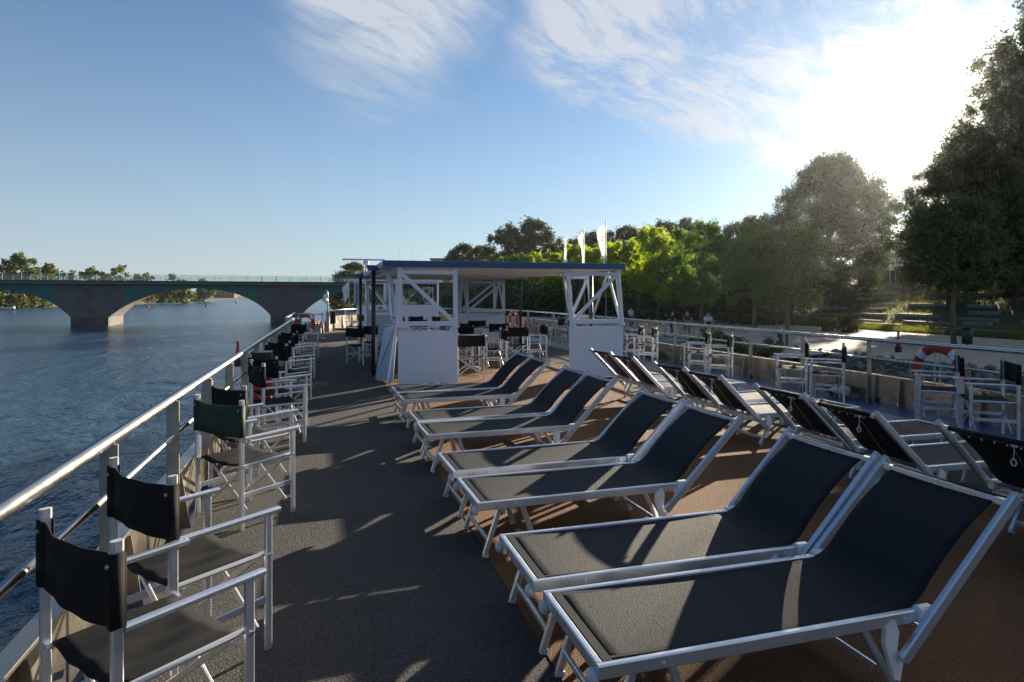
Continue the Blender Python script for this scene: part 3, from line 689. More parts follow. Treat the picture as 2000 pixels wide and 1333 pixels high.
    if cord:
        b=MB(); q=up-d*.03; y=yb-.10
        b.tube([(q.x+.03,y,q.z-.01),(q.x+.035,y,q.z-.085)],.003,6)
        b.tube([(q.x+.035+.0,y+.016*math.cos(t),q.z-.103+.02*math.sin(t)) for t in np.linspace(0,2*math.pi,17)],.0045,6,cap=False)
        b.tube([(q.x+.03,y-.01,q.z-.01),(a+.03,y-.10,hL-.03)],.0012,5)
        b.bar((q.x+.03,y-.02,q.z-.005),(q.x+.03,y+.02,q.z-.005),.008,.012)
        P(b,'adjusting_cord',M['rope'],e)
    return e
L0=make_lounger(); L2=make_lounger(False,.014); L1=make_lounger(True)
GLL='sun loungers of the left row, feet towards the walkway'; GRR='sun loungers of the right row, backs towards the viewer'
LL=[(.891,2.327,.005),(.875,3.009,.007),(.863,4.12,.03),(.848,4.856,.035),(.841,6.108,.032),(.84,6.817,.03),(.843,8.14,.036),(.826,8.792,.033)]
names=['black sun lounger nearest the viewer at the bottom right','black sun lounger second from the viewer in the left row','black sun lounger third from the viewer, nearer one of the second pair','black sun lounger fourth from the viewer, farther one of the second pair','black sun lounger fifth in the left row, nearer one of the third pair','black sun lounger sixth in the left row, farther one of the third pair','black sun lounger seventh in the left row, nearer one of the last pair','black sun lounger farthest in the left row, before the left white box']
for i,((x,y,a),lab) in enumerate(zip(LL,names)):
    o=(L0,L2)[i] if i<2 else copy_tree((L0,L2)[i%3==1]); o.location=(x,y,.008); o.rotation_euler=(0,0,a); tag(o,lab,'sun lounger',GLL)
RR=[(3.971,8.982,.062),(3.942,8.188,.059),(3.969,6.933,.059),(3.936,6.151,.033),(3.909,4.888,-.011),(3.80,4.02,-.012),(3.941,3.003,.011),(3.93,2.28,.0)]
names=['farthest sun lounger of the right row, beside the right white box','second farthest sun lounger of the right row','third farthest sun lounger of the right row, with a cord ring','sun lounger with bright sunlit seat, middle of the right row','sun lounger of the right row behind the gap after the sunlit seat','sun lounger of the right row with a white cord ring, second from the right edge','sun lounger cut by the right picture edge, white cord ring on its back','sun lounger just beyond the right picture edge, nearest of its row']
for i,((x,y,a),lab) in enumerate(zip(RR,names)):
    o=L1 if i==0 else copy_tree(L1); th=math.pi+a
    o.rotation_euler=(0,0,th); o.location=(x-1.909*math.cos(th),y-1.909*math.sin(th),.008); tag(o,lab,'sun lounger',GRR)
# ================================================================ CANOPY
can=empty('deck_canopy',(3.3,16,0),0,'blue edged flat canopy carried on white trusses and panel boxes','canopy')
b=MB().plain(.92,5.62,11.62,21.6,2.16,2.24)
P(rel(can,b),'ceiling',M['white2'],can)
b=MB().box(.90,5.66,11.56,11.60,2.15,2.265); o=P(rel(can,b),'front_fascia',M['navy'],can)
b=MB().box(5.63,5.66,11.60,21.62,2.17,2.275).box(.90,.93,11.60,21.62,2.19,2.26); P(rel(can,b),'side_fascia',M['white'],can)
b=MB().plain(.93,5.63,11.60,21.62,2.245,2.27); P(rel(can,b),'roof',M['white2'],can)
b=MB()
for y in np.arange(12.8,21.5,1.25): b.box(.95,5.6,y-.02,y+.02,2.13,2.158)
P(rel(can,b),'ceiling_batten',M['white2'],can)
def truss_tower(X0,X1,Y,dY,flip,chamfer,rear=True,rs=0.):
    # panel box
    t=.02
    if chamfer: poly=[(X0,Y,.21),(X0+.52,Y,.012),(X1,Y,.012),(X1,Y,1.05),(X1-.12,Y,1.05),(X1-.14,Y,1.02),(X0+.16,Y,1.02),(X0+.14,Y,1.05),(X0,Y,1.05)]
    else: poly=[(X0,Y,.02),(X1,Y,.012),(X1,Y,1.05),(X1-.14,Y,1.05),(X1-.16,Y,.98),(X0+.16,Y,.98),(X0+.14,Y,1.05),(X0,Y,1.05)]
    b=MB().prism(poly,(0,0,0),(0,t,0)); o=P(rel(can,b),'panel_box',M['white'],can)
    if rear and not chamfer:
     b=MB(); zb=.02
     b.box(X0,X0+.02,Y+t,Y+dY,zb,1.02).box(X1-.02,X1,Y+t,Y+dY,.02,1.02).box(X0,X1,Y+dY,Y+dY+.02,zb,1.02)
     b.v=[(x-can.location.x,y-can.location.y,z) for x,y,z in b.v]; b.build('side_panel',M['white'],o)
    # truss frames
    for k,(yb,yt) in enumerate(((Y-.02,Y-.04),(Y+dY,Y+dY-.05))):
        if k==1 and not rear: continue
        b=MB(); w=.085; sh=.10 if chamfer else .02
        xa,xb=X0+.04+(rs if k else 0),X1-.04+(rs*.45 if k else 0); ta,tb_=xa-sh,xb-sh
        b.bar((xa,yb,1.04),(ta,yt,2.15),w,.05,side=(1,0,0)).bar((xb,yb,1.04),(tb_,yt,2.15),w,.05,side=(1,0,0))
        b.bar((xa+.03,yb+.001,1.12),(xb-.03,yb+.001,1.12),.046,w,side=(0,1,0)).bar((ta+.03,yt+.001,2.06),(tb_-.03,yt+.001,2.06),.046,.07,side=(0,1,0))
        if flip: b.bar((xa+.03,yb+.004,1.14),(tb_-.03,yt+.004,2.04),.042,.07,side=(0,1,0))
        else: b.bar((xb-.03,yb+.004,1.14),(ta+.03,yt+.004,2.04),.042,.07,side=(0,1,0))
        b.box(xa-.06,xa+.06,yb-.03,yb+.03,1.045,1.075).box(xb-.06,xb+.06,yb-.03,yb+.03,1.045,1.075)
        o=P(rel(can,b),'truss_frame',M['white'],can)
        if k==0:
            s=MB()
            for x in (ta,tb_):
                for j in (-1,0,1): s.lathe([(.010,0),(.010,-.008),(.005,-.012)],(x+j*.04,Y-.066 if Y<15 else Y-.07,2.19),8,axis='y')
            if Y<15: s.v=[(x-can.location.x,y-can.location.y-.0,z) for x,y,z in s.v]; s.build('bolt',M['plastic'],o)
    for x,xt in ((X0+.04,X0+.04-sh),(X1-.04,X1-.04-sh)):
        for yy in (Y+.03,Y+dY-.03):
            if rear: P(rel(can,MB().bar((x+(rs if yy>Y+.1 else 0)*(1 if x<X0+.1 else .45),yy,1.1),(xt+rs*.4,Y+dY/2,2.14),.045,.045)),'side_brace',M['white'],can)
truss_tower(1.18,2.28,11.66,1.3,False,False,rear=False)
for p_,q_ in (((764,12.4,1.2),(755,12.3,2.14)),((777,11.85,1.1),(759,12.3,2.14)),((764,12.4,1.2),(777,11.85,1.1))):
    P(rel(can,MB().bar(at(*p_),at(*q_),.05,.06)),'side_brace',M['white'],can)
P(rel(can,MB().bar((1.12,12.0,2.10),(1.12,21,2.10),.05,.05)),'roof_beam',M['white'],can)
truss_tower(4.52,5.67,11.70,2.5,True,True,rs=.95)
truss_tower(1.12,1.98,21.1,.45,False,False)
truss_tower(4.25,5.55,20.3,1.2,True,False)
for x,y in ((.83,13.05),(.83,18.8),(6.0,14.1),(6.0,20.0)):
    b=MB().tube([(x,y,.0),(x,y,2.14)],.042,16); o=P(rel(can,b),'black_post',M['black'],can,True)
    k=MB().box(x-.11,x+.11,y-.11,y+.11,.009,.03)
    for i in (-1,1):
        for j in (-1,1): k.lathe([(.012,.03),(.012,.045),(.006,.05)],(x+i*.085,y+j*.085,0),8)
    k.v=[(a-can.location.x,c-can.location.y,d) for a,c,d in k.v]; k.build('base_plate',M['black'],o)
    s=1 if x<3 else -1
    k=MB().prism([(x-.11,y,2.14),(x+.11,y,2.14),(x+.20,y,2.24),(x-.14,y,2.24)],(0,-.11,0),(0,.11,0)); k.box(min(x,x+s*.7),max(x,x+s*.7),y-.03,y+.03,2.244,2.30) if False else None
    k.v=[(a-can.location.x,c-can.location.y,d) for a,c,d in k.v]; k.build('post_head',M['navy'],o)
e=empty('leaning_panel',(1.0,11.75,0),0,'pair of shiny white panels leaning against the left white box','panel','')
b=MB().prism([(.12,-.05,1.12),(.17,.0,1.12),(.10,.12,.02),(-.16,.95,.02),(.02,1.0,1.0)],(0,0,0),(.012,.0,0)); P(b,'sheet',M['white'],e)
b=MB().bar((-.02,-.12,.02),(.15,-.04,1.1),.035,.03).bar((.15,-.04,1.1),(.02,1.0,1.05),.03,.03); P(b,'edge_frame',M['alu'],e)
if 'group' in e: del e['group']
# ================================================================ WHEELHOUSE
wh=empty('wheelhouse',(2.7,28,0),0,'white wheelhouse with large windows near the bow','wheelhouse')
X0,X1,Y0,Y1=1.12,4.35,26.4,29.2
b=MB()
b.box(X0,X1,Y0,Y0+.06,0,1.18).box(X0,X1,Y1-.06,Y1,0,1.18).box(X0,X0+.06,Y0+.06,Y1-.06,0,1.18).box(X1-.06,X1,Y0+.06,Y1-.06,0,1.18)
P(rel(wh,b),'wall',M['white'],wh)
b=MB().box(X0-.06,X1+.06,Y0-.06,Y1+.06,2.17,2.27); P(rel(wh,b),'roof',M['white'],wh)
for xa,xb in ((X0+.02,X0+1.02),(X0+1.02,X0+1.5),(X0+1.5,X1-.02)):
    f=MB().box(xa,xa+.06,Y0,Y0+.05,1.18,2.17).box(xb-.06,xb,Y0,Y0+.05,1.18,2.17).box(xa+.06,xb-.06,Y0,Y0+.05,2.10,2.17).box(xa+.06,xb-.06,Y0,Y0+.05,1.18,1.23)
    o=P(rel(wh,f),'window',M['white'],wh)
    g=MB().plain(xa+.06,xb-.06,Y0+.02,Y0+.026,1.23,2.10); g.v=[(a-2.7,c-28,d) for a,c,d in g.v]; g.build('pane',M['glass'],o)
for xx in (X0,X1-.05):
    f=MB().box(xx,xx+.05,Y0+.06,Y0+.12,1.18,2.17).box(xx,xx+.05,Y1-.12,Y1-.06,1.18,2.17).box(xx,xx+.05,Y0+.12,Y1-.12,2.10,2.17).box(xx,xx+.05,Y0+1.3,Y0+1.36,1.18,2.10)
    o=P(rel(wh,f),'window',M['white'],wh); g=MB().plain(xx+.02,xx+.026,Y0+.12,Y1-.12,1.18,2.10); g.v=[(a-2.7,c-28,d) for a,c,d in g.v]; g.build('pane',M['glass'],o)
f=MB().box(X0,X0+.06,Y1-.05,Y1,1.18,2.17).box(X1-.06,X1,Y1-.05,Y1,1.18,2.17).box(X0+1.6,X0+1.66,Y1-.05,Y1,1.18,2.17)
o=P(rel(wh,f),'window',M['white'],wh); g=MB().plain(X0+.06,X1-.06,Y1-.03,Y1-.024,1.18,2.17); g.v=[(a-2.7,c-28,d) for a,c,d in g.v]; g.build('pane',M['glass'],o)
b=MB(); c=(1.95,Y0-.012,1.04)
b.lathe([(.12,0),(.12,-.012)],c,24,axis='y'); P(rel(wh,b),'emblem_plate',M['black'],wh)
b=MB()
for k in range(6):
    a=k*math.pi/3; p=(c[0]+.035*math.cos(a),c[1]-.016,c[2]+.035*math.sin(a)); q=(c[0]+.095*math.cos(a+.4),c[1]-.016,c[2]+.095*math.sin(a+.4)); b.bar(p,q,.004,.03,side=(0,1,0),ch=.001)
P(rel(wh,b),'emblem',M['cap'],wh)
b=MB().box(2.4,2.9,28.4,28.8,0.9,1.35).box(3.3,3.9,28.3,28.8,.9,1.25); P(rel(wh,b),'console',M['black'],wh)
def mast(name,loc,parts,label,cat):
    e=empty(name,loc,0,label,cat)
    for nm,b,m in parts: P(b,nm,m,e,False)
    return e
mast('radar_scanner',(1.42,27.0,2.27),[('pedestal',MB().tube([(0,0,0),(0,0,.62)],.04,10).lathe([(.10,.62),(.12,.66),(.12,.76),(.07,.80)],n=16),M['white']),('antenna',MB().bar((-.95,0,.83),(.75,0,.83),.07,.07),M['white'])],'long white radar bar turning above the wheelhouse roof','radar')
mast('radar_scanner',(.95,26.6,1.9),[('pedestal',MB().tube([(0,0,-.6),(0,0,.30)],.03,10),M['white']),('antenna',MB().bar((-.45,0,.34),(.2,0,.34),.08,.08),M['white'])],'short white radar bar beside the wheelhouse over the flag','radar')
for i,(x,y,z0,z1,lab) in enumerate([(1.55,27.4,2.27,3.7,'thin whip aerial left of the other two on the wheelhouse'),(2.85,27.4,2.27,3.75,'tallest thin whip aerial, middle of three on the wheelhouse'),(3.4,27.4,2.27,3.6,'thin whip aerial right of the other two on the wheelhouse')]):
    o=MB().tube([(0,0,0),(0,0,.25),(0,0,.26),(0,0,z1-z0)],[.018,.018,.009,.006],8).build('whip_aerial',M['cap']); o.location=(x,y,z0); tag(o,lab,'aerial','whip aerials')
def flagcloth(w,h,seed,limp=.4,vert=True):
    rng=random.Random(seed)
    def fn(u,v):
        x=-w*v*(1-.35*u*limp)-(.0); z=-h*u-limp*w*v*(.8+.3*u)
        y=.10*w*math.sin(5*v+3*u+seed)+.06*w*math.sin(11*v+5*u)
        return (x,y,z)
    return MB().grid(fn,22,12)
e=empty('small_flag',(.72,26.5,0),0,'small white pennant hanging beside the wheelhouse','flag')
P(MB().tube([(0,0,0),(0,0,2.25)],.015,8),'pole',M['alu_dull'],e)
b=flagcloth(.28,.55,2,1.2); b.v=[(x,y,z+2.2) for x,y,z in b.v]; P(b,'cloth',M['flag'],e,True)
# ================================================================ BRIDGE
br=empty('arch_bridge',(-8.9,140.4,WZ),math.atan2(3.1,34.8),'low concrete road bridge with green panels crossing the river','bridge')
SP=34.94; HO=14.45; BW=13.
def zz(z): return z-WZ
def arch(u): u=abs(u); return 3.0-(3.9*u*u+1.81*u**6)
top=3.62
def span(c,wall,first,last):
    N=40
    for side,y in ((0,0.),(1,BW)):
        vs=[];fs=[]
        for i in range(N+1):
            u=-1+2*i/N; s=c+u*HO; vs+=[(s,y,zz(arch(u))),(s,y,zz(top))]
        fs=[(2*i,2*i+2,2*i+3,2*i+1) if side==0 else (2*i,2*i+1,2*i+3,2*i+2) for i in range(N)]
        wall.add(vs,fs)
    vs=[]
    for i in range(N+1):
        u=-1+2*i/N; s=c+u*HO; vs+=[(s,0,zz(arch(u))),(s,BW,zz(arch(u)))]
    wall.add(vs,[(2*i,2*i+1,2*i+3,2*i+2) for i in range(N)])
wall=MB()
cs=[-4.5,-3.5,-2.5,-1.5,-.5,.5,1.5]
for k in cs: span(k*SP,wall,0,0)
P(wall,'arch_wall',M['concrete'],br,fix) if False else wall.build('arch_wall',M['concrete'],br,fix=False)
for k in range(-5,3):
    s=k*SP; hwp=SP/2-HO
    b=MB().plain(s-hwp,s+hwp,0,BW,zz(-2.72),zz(top)); o=P(b,'pier',M['concrete'],br)
    MB().plain(s-hwp-.02,s+hwp+.02,-.25,BW+.25,zz(-6),zz(-2.72)).build('pier_base',M['pier_dark'],o)
    MB().plain(s-.03,s+.03,-.02,0,zz(-2.6),zz(top)).build('joint',M['slabedge'],o)
for k in cs:
    if k>1: continue
    vs=[];N=30
    for i in range(N+1):
        u=-.82+1.65*i/N; s=k*SP+u*HO; vs+=[(s,-.04,zz(arch(u)+.02)),(s,-.04,zz(top))]
    MB().add(vs,[(2*i,2*i+2,2*i+3,2*i+1) for i in range(N)]).build('green_panel',M['teal'],br,fix=False)
b=MB().plain(-5.2*SP,3.6*SP,-.9,BW+.9,zz(top+.12),zz(4.35)); P(b,'road_slab',M['slabedge'],br)
b=MB().plain(-5.2*SP,3.6*SP,-.5,BW+.5,zz(top),zz(top+.12)); P(b,'soffit_band',M['concrete'],br)
b=MB().plain(-5.2*SP,3.6*SP,-.93,-.9,zz(top+.12),zz(top+.20)); P(b,'drip_edge',M['wallc'],br)
for y in (-.8,BW+.8):
    b=MB(); s=-5.2*SP
    b.box(-5.2*SP,3.6*SP,y-.04,y+.04,zz(5.42),zz(5.48))
    while s<3.6*SP: b.plain(s-.04,s+.04,y-.03,y+.03,zz(4.35),zz(5.56)); s+=2.9
    P(b,'parapet_rail',M['steelgrey'],br)
    b=MB().plain(-5.2*SP,3.6*SP,y+.06,y+.07,zz(4.40),zz(5.36)); P(b,'parapet_glass',M['parapet'],br)
b=MB().plain(1.35*SP,3.6*SP,.3,BW-.3,zz(-2.5),zz(top-.05)); P(b,'abutment',M['concrete'],br)
x,y,_=at(23,117.0); e=empty('navigation_sign',(x,y-.3,0),math.atan2(3.1,34.8),'diamond shaped sign, half white half red, on the bridge','sign')
e.location.z=1.65+(576-565)*117/1240.5
b=MB().prism([(0,0,1.05),(-1.05,0,0),(0,0,-1.05)],(0,-.05,0),(0,0,0)); P(b,'white_half',M['white'],e)
b=MB().prism([(0,0,1.05),(0,0,-1.05),(1.05,0,0)],(0,-.05,0),(0,0,0)); P(b,'red_half',M['red'],e)
# ================================================================ VEGETATION
def leaves(rng,cent,rad,n,size,droop=0.):
    k=len(cent); w=rad.prod(1)**(2/3); idx=rng.choice(k,n,p=w/w.sum())
    d=rng.normal(size=(n,3)); d/=np.linalg.norm(d,axis=1)[:,None]; r=np.clip(np.abs(rng.normal(.62,.34,n)),.15,1.55)
    p=cent[idx]+d*rad[idx]*r[:,None]
    a=rng.normal(size=(n,3)); a/=np.linalg.norm(a,axis=1)[:,None]
    a=a+d*.5; a[:,2]-=droop; a/=np.linalg.norm(a,axis=1)[:,None]
    b=np.cross(a,rng.normal(size=(n,3))); b/=np.linalg.norm(b,axis=1)[:,None]
    s=size*rng.uniform(.6,1.35,n)[:,None]; L_=s*(1.0+droop*.5); Wd=s*(.62-droop*.15)
    v=np.stack([p-a*L_,p+b*Wd-a*L_*.1,p+a*L_,p-b*Wd-a*L_*.1],1).reshape(-1,3)
    f=np.arange(4*n).reshape(n,4); return v,f
def blobs(rng,H,Rr,z0,n,shape='round',br=.33):
    c=[];r=[]
    while len(c)<n:
        t=rng.uniform(0,1); 
        if shape=='round': env=math.sqrt(max(.03,1-(2*t-.9)**2*.85))
        elif shape=='tall': env=math.sin(math.pi*min(1,(t*.90+.10)))**.55
        elif shape=='oval': env=math.sqrt(max(.30 if t<.5 else .08,1-(2*t-.90)**2))
        elif shape=='cone': env=(1-t)**.8+.15
        else: env=1-.55*t**2
        sprig=rng.random()<.30
        a=rng.uniform(0,2*math.pi); q=Rr*env*(math.sqrt(rng.uniform(.10,1))*.82 if not sprig else rng.uniform(.80,1.08))
        c.append((q*math.cos(a),q*math.sin(a),z0+t*(H-z0)*.93)); s=Rr*br*(rng.uniform(.6,1.2)*(.6+.4*env) if not sprig else rng.uniform(.35,.65)); r.append((s*rng.uniform(.7,1.2),s*rng.uniform(.7,1.2),s*rng.uniform(.6,1.3)))
    return np.array(c),np.array(r)
def crown_mesh(seed,H,Rr,z0,nb,nl,size,shape,m,br=.33,droop=0.):
    rng=np.random.default_rng(seed); c,r=blobs(rng,H,Rr,z0,nb,shape,br); v,f=leaves(rng,c,r,nl,size,droop)
    o=npmesh('crown',v,f,m); me=o.data; bpy.data.objects.remove(o); return me,c
def trunk_mesh(seed,H,z0,r,c,m,nlimb=7):
    rng=random.Random(seed); b=MB(); top_=z0+(H-z0)*.62
    pts=[(rng.uniform(-.12,.12)*i*.3,rng.uniform(-.12,.12)*i*.3,top_*i/6) for i in range(7)]
    b.tube([(0,0,-.4)]+pts[1:],[r*1.5]+[r*(1-.12*i) for i in range(6)],9)
    cc=sorted(c.tolist(),key=lambda q:q[2]); pick=[cc[int(i*len(cc)/nlimb*.95)] for i in range(nlimb)]
    for q in pick:
        s=max(z0*.75,min(top_*.95,q[2]-math.hypot(q[0],q[1])*.7)); t=min(5.99,s/top_*6); i=int(t); p0=Vector(pts[i]).lerp(Vector(pts[i+1]),t-i)
        mid=p0.lerp(Vector(q),.5)+Vector((0,0,.06*H*.5)); b.tube([p0,mid,q],[r*.42,r*.28,r*.08],6)
    me=bpy.data.meshes.new('trunk'); me.from_pydata(b.v,[],b.f); me.materials.append(m); me.polygons.foreach_set('use_smooth',[True]*len(me.polygons)); me.update(); return me
KINDS={}
def kind(name,seed,H,Rr,z0,nb,nl,size,shape,leaf,bark,tr,br=.33,droop=0.):
    me,c=crown_mesh(seed,H,Rr,z0,nb,nl,size,shape,M[leaf],br,droop); top_=max(v.co.z for v in me.vertices); KINDS[name]=(top_-.1,me,trunk_mesh(seed,H,z0,tr,c,M[bark]))
def tree(name,k,loc,H,label,cat='tree',group=None,sx=1.,rz=None):
    h0,cm,tm=KINDS[k]; s=H/h0
    e=empty(name,loc,random.Random(str(loc)+label).uniform(0,6.28) if rz is None else rz,label,cat,group); e.scale=(s*sx,s*sx,s)
    link('trunk' if cat=='tree' else 'stem',tm,e); link('crown' if cat=='tree' else 'foliage',cm,e); return e
for i in range(3): kind(f'plane{i}',10+i,10,3.9,2.6,56,15000,.13,'round','leaf_bright','bark2',.16,.20)
for i in range(2): kind(f'mid{i}',20+i,10,4.1,2.4,64,17000,.13,'round','leaf_mid','bark2',.17,.21)
kind('shade',25,10,3.6,3.8,60,22000,.11,'round','leaf_willow','bark2',.14,.26)
for i in range(3): kind(f'dark{i}',30+i,16,6,3,80,22000,.20,'round','leaf_dark','bark',.35,.24)
kind('big0',41,20,7.6,1.2,300,120000,.125,'oval','leaf_willow','bark',.5,.19,.5)
kind('big1',42,24,8.0,1.6,230,100000,.13,'oval','leaf_willow','bark',.6,.18,.5)
kind('big2',43,15,5.4,.8,150,70000,.11,'oval','leaf_willow','bark',.45,.20,.5)
kind('far0',51,12,5.5,1.5,26,3200,.50,'round','leaf_far','bark',.3,.34)
kind('far1',52,12,6.5,.8,30,3200,.52,'dome','leaf_far','bark',.3,.34)
kind('bush2',63,3,2.0,.1,18,2600,.14,'dome','leaf_dark','bark',.05,.36)
kind('bush0',61,3,2.0,.1,18,2600,.16,'dome','leaf_mid','bark',.05,.36)
kind('bush1',62,3,2.2,.1,18,2200,.20,'dome','leaf_far','bark',.05,.36)
GP='young plane trees in a row on the promenade'
for i,(x,y,Ht,k,lab) in enumerate([
 (33.8,27.6,8.6,'shade','small promenade tree with a thin dark stem by the bin at the right'),
 (33.9,41.3,8.6,'mid0','shaded green promenade tree rightmost of the full row'),
 (33.4,44.6,9.2,'mid1','shaded promenade tree second from the right of the row'),
 (33.6,52.6,10.0,'mid0','green promenade tree just right of the brightest crown'),
 (33.3,60.2,10.2,'plane0','brightest yellow green promenade tree right of the canopy'),
 (33.5,68.5,9.6,'plane1','yellow green promenade tree behind the right end of the canopy'),
 (33.5,76.5,9.8,'plane2','yellow green promenade tree behind the tall flagpole'),
 (33.2,84.5,10.2,'plane0','yellow green promenade tree between the two left flags'),
 (33.4,93,10.0,'plane1','promenade tree glowing left of the flags above the canopy'),
 (33.3,102,10.4,'plane2','promenade tree showing as a small bright tuft above the canopy'),
 (33.0,112,10.4,'mid1','promenade tree near the bridge end, mostly below the canopy'),
 (33.0,122,10.6,'mid0','last promenade tree before the bridge')]):
    tree('plane_tree',k,(x,y,PZ-.02),Ht,lab,'tree',GP)
for x,y,Ht,k,sx,lab in [
 (40.5,64,9.5,'mid1',1.0,'second row tree behind the brightest promenade tree'),
 (40.8,74,10.5,'mid0',1.0,'second row tree in shade behind the flags'),
 (41.5,86,11,'mid1',1.1,'second row tree in shade left of the flags'),
 (41.0,98,11,'mid0',1.1,'second row tree in shade near the bridge'),
 (44.,55,8.5,'mid1',1.15,'low rounded tree between the row and the big willow')]:
    tree('broadleaf_tree',k,(x,y,land(x,y)-.05),Ht,lab,'tree','second row of trees on the slope',sx)
# big dark willows near the sun
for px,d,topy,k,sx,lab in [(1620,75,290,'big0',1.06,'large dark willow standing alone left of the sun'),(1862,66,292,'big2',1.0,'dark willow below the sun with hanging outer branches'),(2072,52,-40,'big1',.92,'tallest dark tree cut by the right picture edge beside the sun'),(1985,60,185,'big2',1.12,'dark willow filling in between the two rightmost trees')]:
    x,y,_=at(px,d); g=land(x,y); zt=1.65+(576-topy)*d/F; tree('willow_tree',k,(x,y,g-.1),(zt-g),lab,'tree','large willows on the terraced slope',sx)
# wooded backdrop: every tree its own thing
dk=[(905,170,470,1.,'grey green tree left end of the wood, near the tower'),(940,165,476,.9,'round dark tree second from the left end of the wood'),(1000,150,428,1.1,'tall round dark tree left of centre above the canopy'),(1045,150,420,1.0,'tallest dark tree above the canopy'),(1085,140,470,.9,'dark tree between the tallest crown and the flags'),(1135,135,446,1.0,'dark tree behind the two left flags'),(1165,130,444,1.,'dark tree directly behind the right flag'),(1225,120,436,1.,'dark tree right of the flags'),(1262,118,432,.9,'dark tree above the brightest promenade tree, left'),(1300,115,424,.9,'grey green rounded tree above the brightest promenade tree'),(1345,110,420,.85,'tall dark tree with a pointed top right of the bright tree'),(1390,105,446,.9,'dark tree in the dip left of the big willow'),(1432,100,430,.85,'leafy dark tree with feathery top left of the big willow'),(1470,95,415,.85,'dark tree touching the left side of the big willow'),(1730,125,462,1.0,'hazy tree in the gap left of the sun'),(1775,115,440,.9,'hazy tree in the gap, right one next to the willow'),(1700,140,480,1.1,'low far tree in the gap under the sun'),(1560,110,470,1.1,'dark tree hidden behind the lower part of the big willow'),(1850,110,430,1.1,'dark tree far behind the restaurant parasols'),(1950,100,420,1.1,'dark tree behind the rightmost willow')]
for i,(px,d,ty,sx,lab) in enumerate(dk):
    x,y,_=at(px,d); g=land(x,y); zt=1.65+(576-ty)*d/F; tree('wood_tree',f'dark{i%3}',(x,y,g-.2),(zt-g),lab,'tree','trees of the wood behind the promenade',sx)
# undergrowth mass that closes the foot of the wood
def mass(name,pts,n,size,m,rad,label,seed):
    rng=np.random.default_rng(seed); c=[];r=[]
    for (x,y,z,h,wd) in pts:
        for _ in range(7):
            c.append((x+rng.normal(0,wd*.5),y+rng.normal(0,wd*.5),z+rng.uniform(.1,.9)*h)); s=rad*rng.uniform(.6,1.2); r.append((s,s,s*.8))
    v,f=leaves(rng,np.array(c),np.array(r),n,size); o=npmesh(name,v,f,m); return tag(o,label,'shrubbery',None,'stuff')
pts=[]
rng_=random.Random(5)
for i in range(70):
    px=900+i*9; d=95-.05*(px-900)+rng_.uniform(-6,12); x,y,_=at(px,d); pts.append((x,y,land(x,y),3.6,3.))
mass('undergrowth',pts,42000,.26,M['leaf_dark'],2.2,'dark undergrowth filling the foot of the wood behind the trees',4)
# far banks
pts=[]
for i in range(60):
    t=i/59; x=-150-rng_.uniform(5,60); y=180+t*800; pts.append((x,y,-3,7+3*rng_.random(),7))
for i in range(40): pts.append((-110+i*5,925+rng_.uniform(0,30),-3,10,9))
mass('riverside_scrub',pts,26000,.75,M['leaf_far'],4.5,'distant riverside scrub along the far bank',6)
pts=[]
for i in range(40): 
    t=i/39; pts.append((20+t*16+rng_.uniform(4,26),165+t*620,-2.4,9,6))
mass('riverside_scrub',pts,22000,.6,M['leaf_far'],4.,'distant scrub along the right bank beyond the bridge',7)
for i,(px,d,ty,sx,k,lab) in enumerate([(48,330,492,1.0,'far0','tall open tree above the bridge at the left edge'),(15,325,515,1.1,'far1','tree at the far left picture edge above the bridge'),(85,345,512,1.0,'far0','tree right of the tallest one above the left bridge'),(128,360,528,1.,'far1','low tree above the bridge, between the two left groups'),(182,380,520,1.0,'far0','left tree of the pair above the bridge pier'),(222,380,517,1.0,'far1','right tree of the pair above the bridge pier'),(265,400,534,1.1,'far1','low tree above the bridge right of the pair'),(290,410,532,1.,'far0','low tree above the arch crown, left'),(345,430,535,1.3,'far1','low wide tree showing above the arch crown'),(398,520,543,1.2,'far0','tiny distant tree above the right part of the arch'),(695,200,510,1.25,'dark1','dark tree beyond the bridge left of the canopy'),(735,210,520,1.1,'dark0','tree beyond the bridge behind the black posts'),(668,230,530,1.,'dark2','low tree beyond the bridge over its parapet')]):
    x,y,_=at(px,d); zt=1.65+(576-ty)*d/F; tree('bank_tree',k,(x,y,-3.2),(zt+3.2),lab,'tree','trees on the far banks',sx)
for i,(px,d,ty,sx,lab) in enumerate([(8,275,574,1.,'bush at the left picture edge under the arch'),(30,278,573,1.1,'second bush under the left arch'),(55,285,577,1.2,'third bush under the left arch, lower'),(85,300,584,1.2,'low bush where the bank meets the pier'),(292,455,580,1.2,'first round bush under the middle arch'),(310,470,574,1.2,'second round bush under the middle arch'),(328,490,571,1.3,'tall round bush under the middle arch'),(352,520,572,1.3,'fourth round bush under the middle arch'),(375,560,570,1.3,'fifth round bush under the middle arch'),(398,600,574,1.4,'last round bush under the middle arch'),(655,250,568,1.2,'yellow green bush beyond the bridge by the bell'),(682,240,566,1.2,'bush beyond the bridge right of the bell')]):
    x,y,_=at(px,d); zt=1.65+(576-ty)*d/F; tree('bank_bush',f'bush1',(x,y,-4.2),(zt+4.2),lab,'bush','round bushes along the far banks',sx)
for px,d,h_,lab in [(1608,48.5,1.0,'low bush at the edge of the sunlit path, left of two'),(1652,47.5,1.35,'larger sunlit bush at the edge of the path'),(1628,49,.8,'smallest dark bush between the two path bushes')]:
    x,y,_=at(px,d); tree('path_bush','bush1',(x,y,land(x,y)-.05),h_,lab,'bush','bushes beside the path',.8)
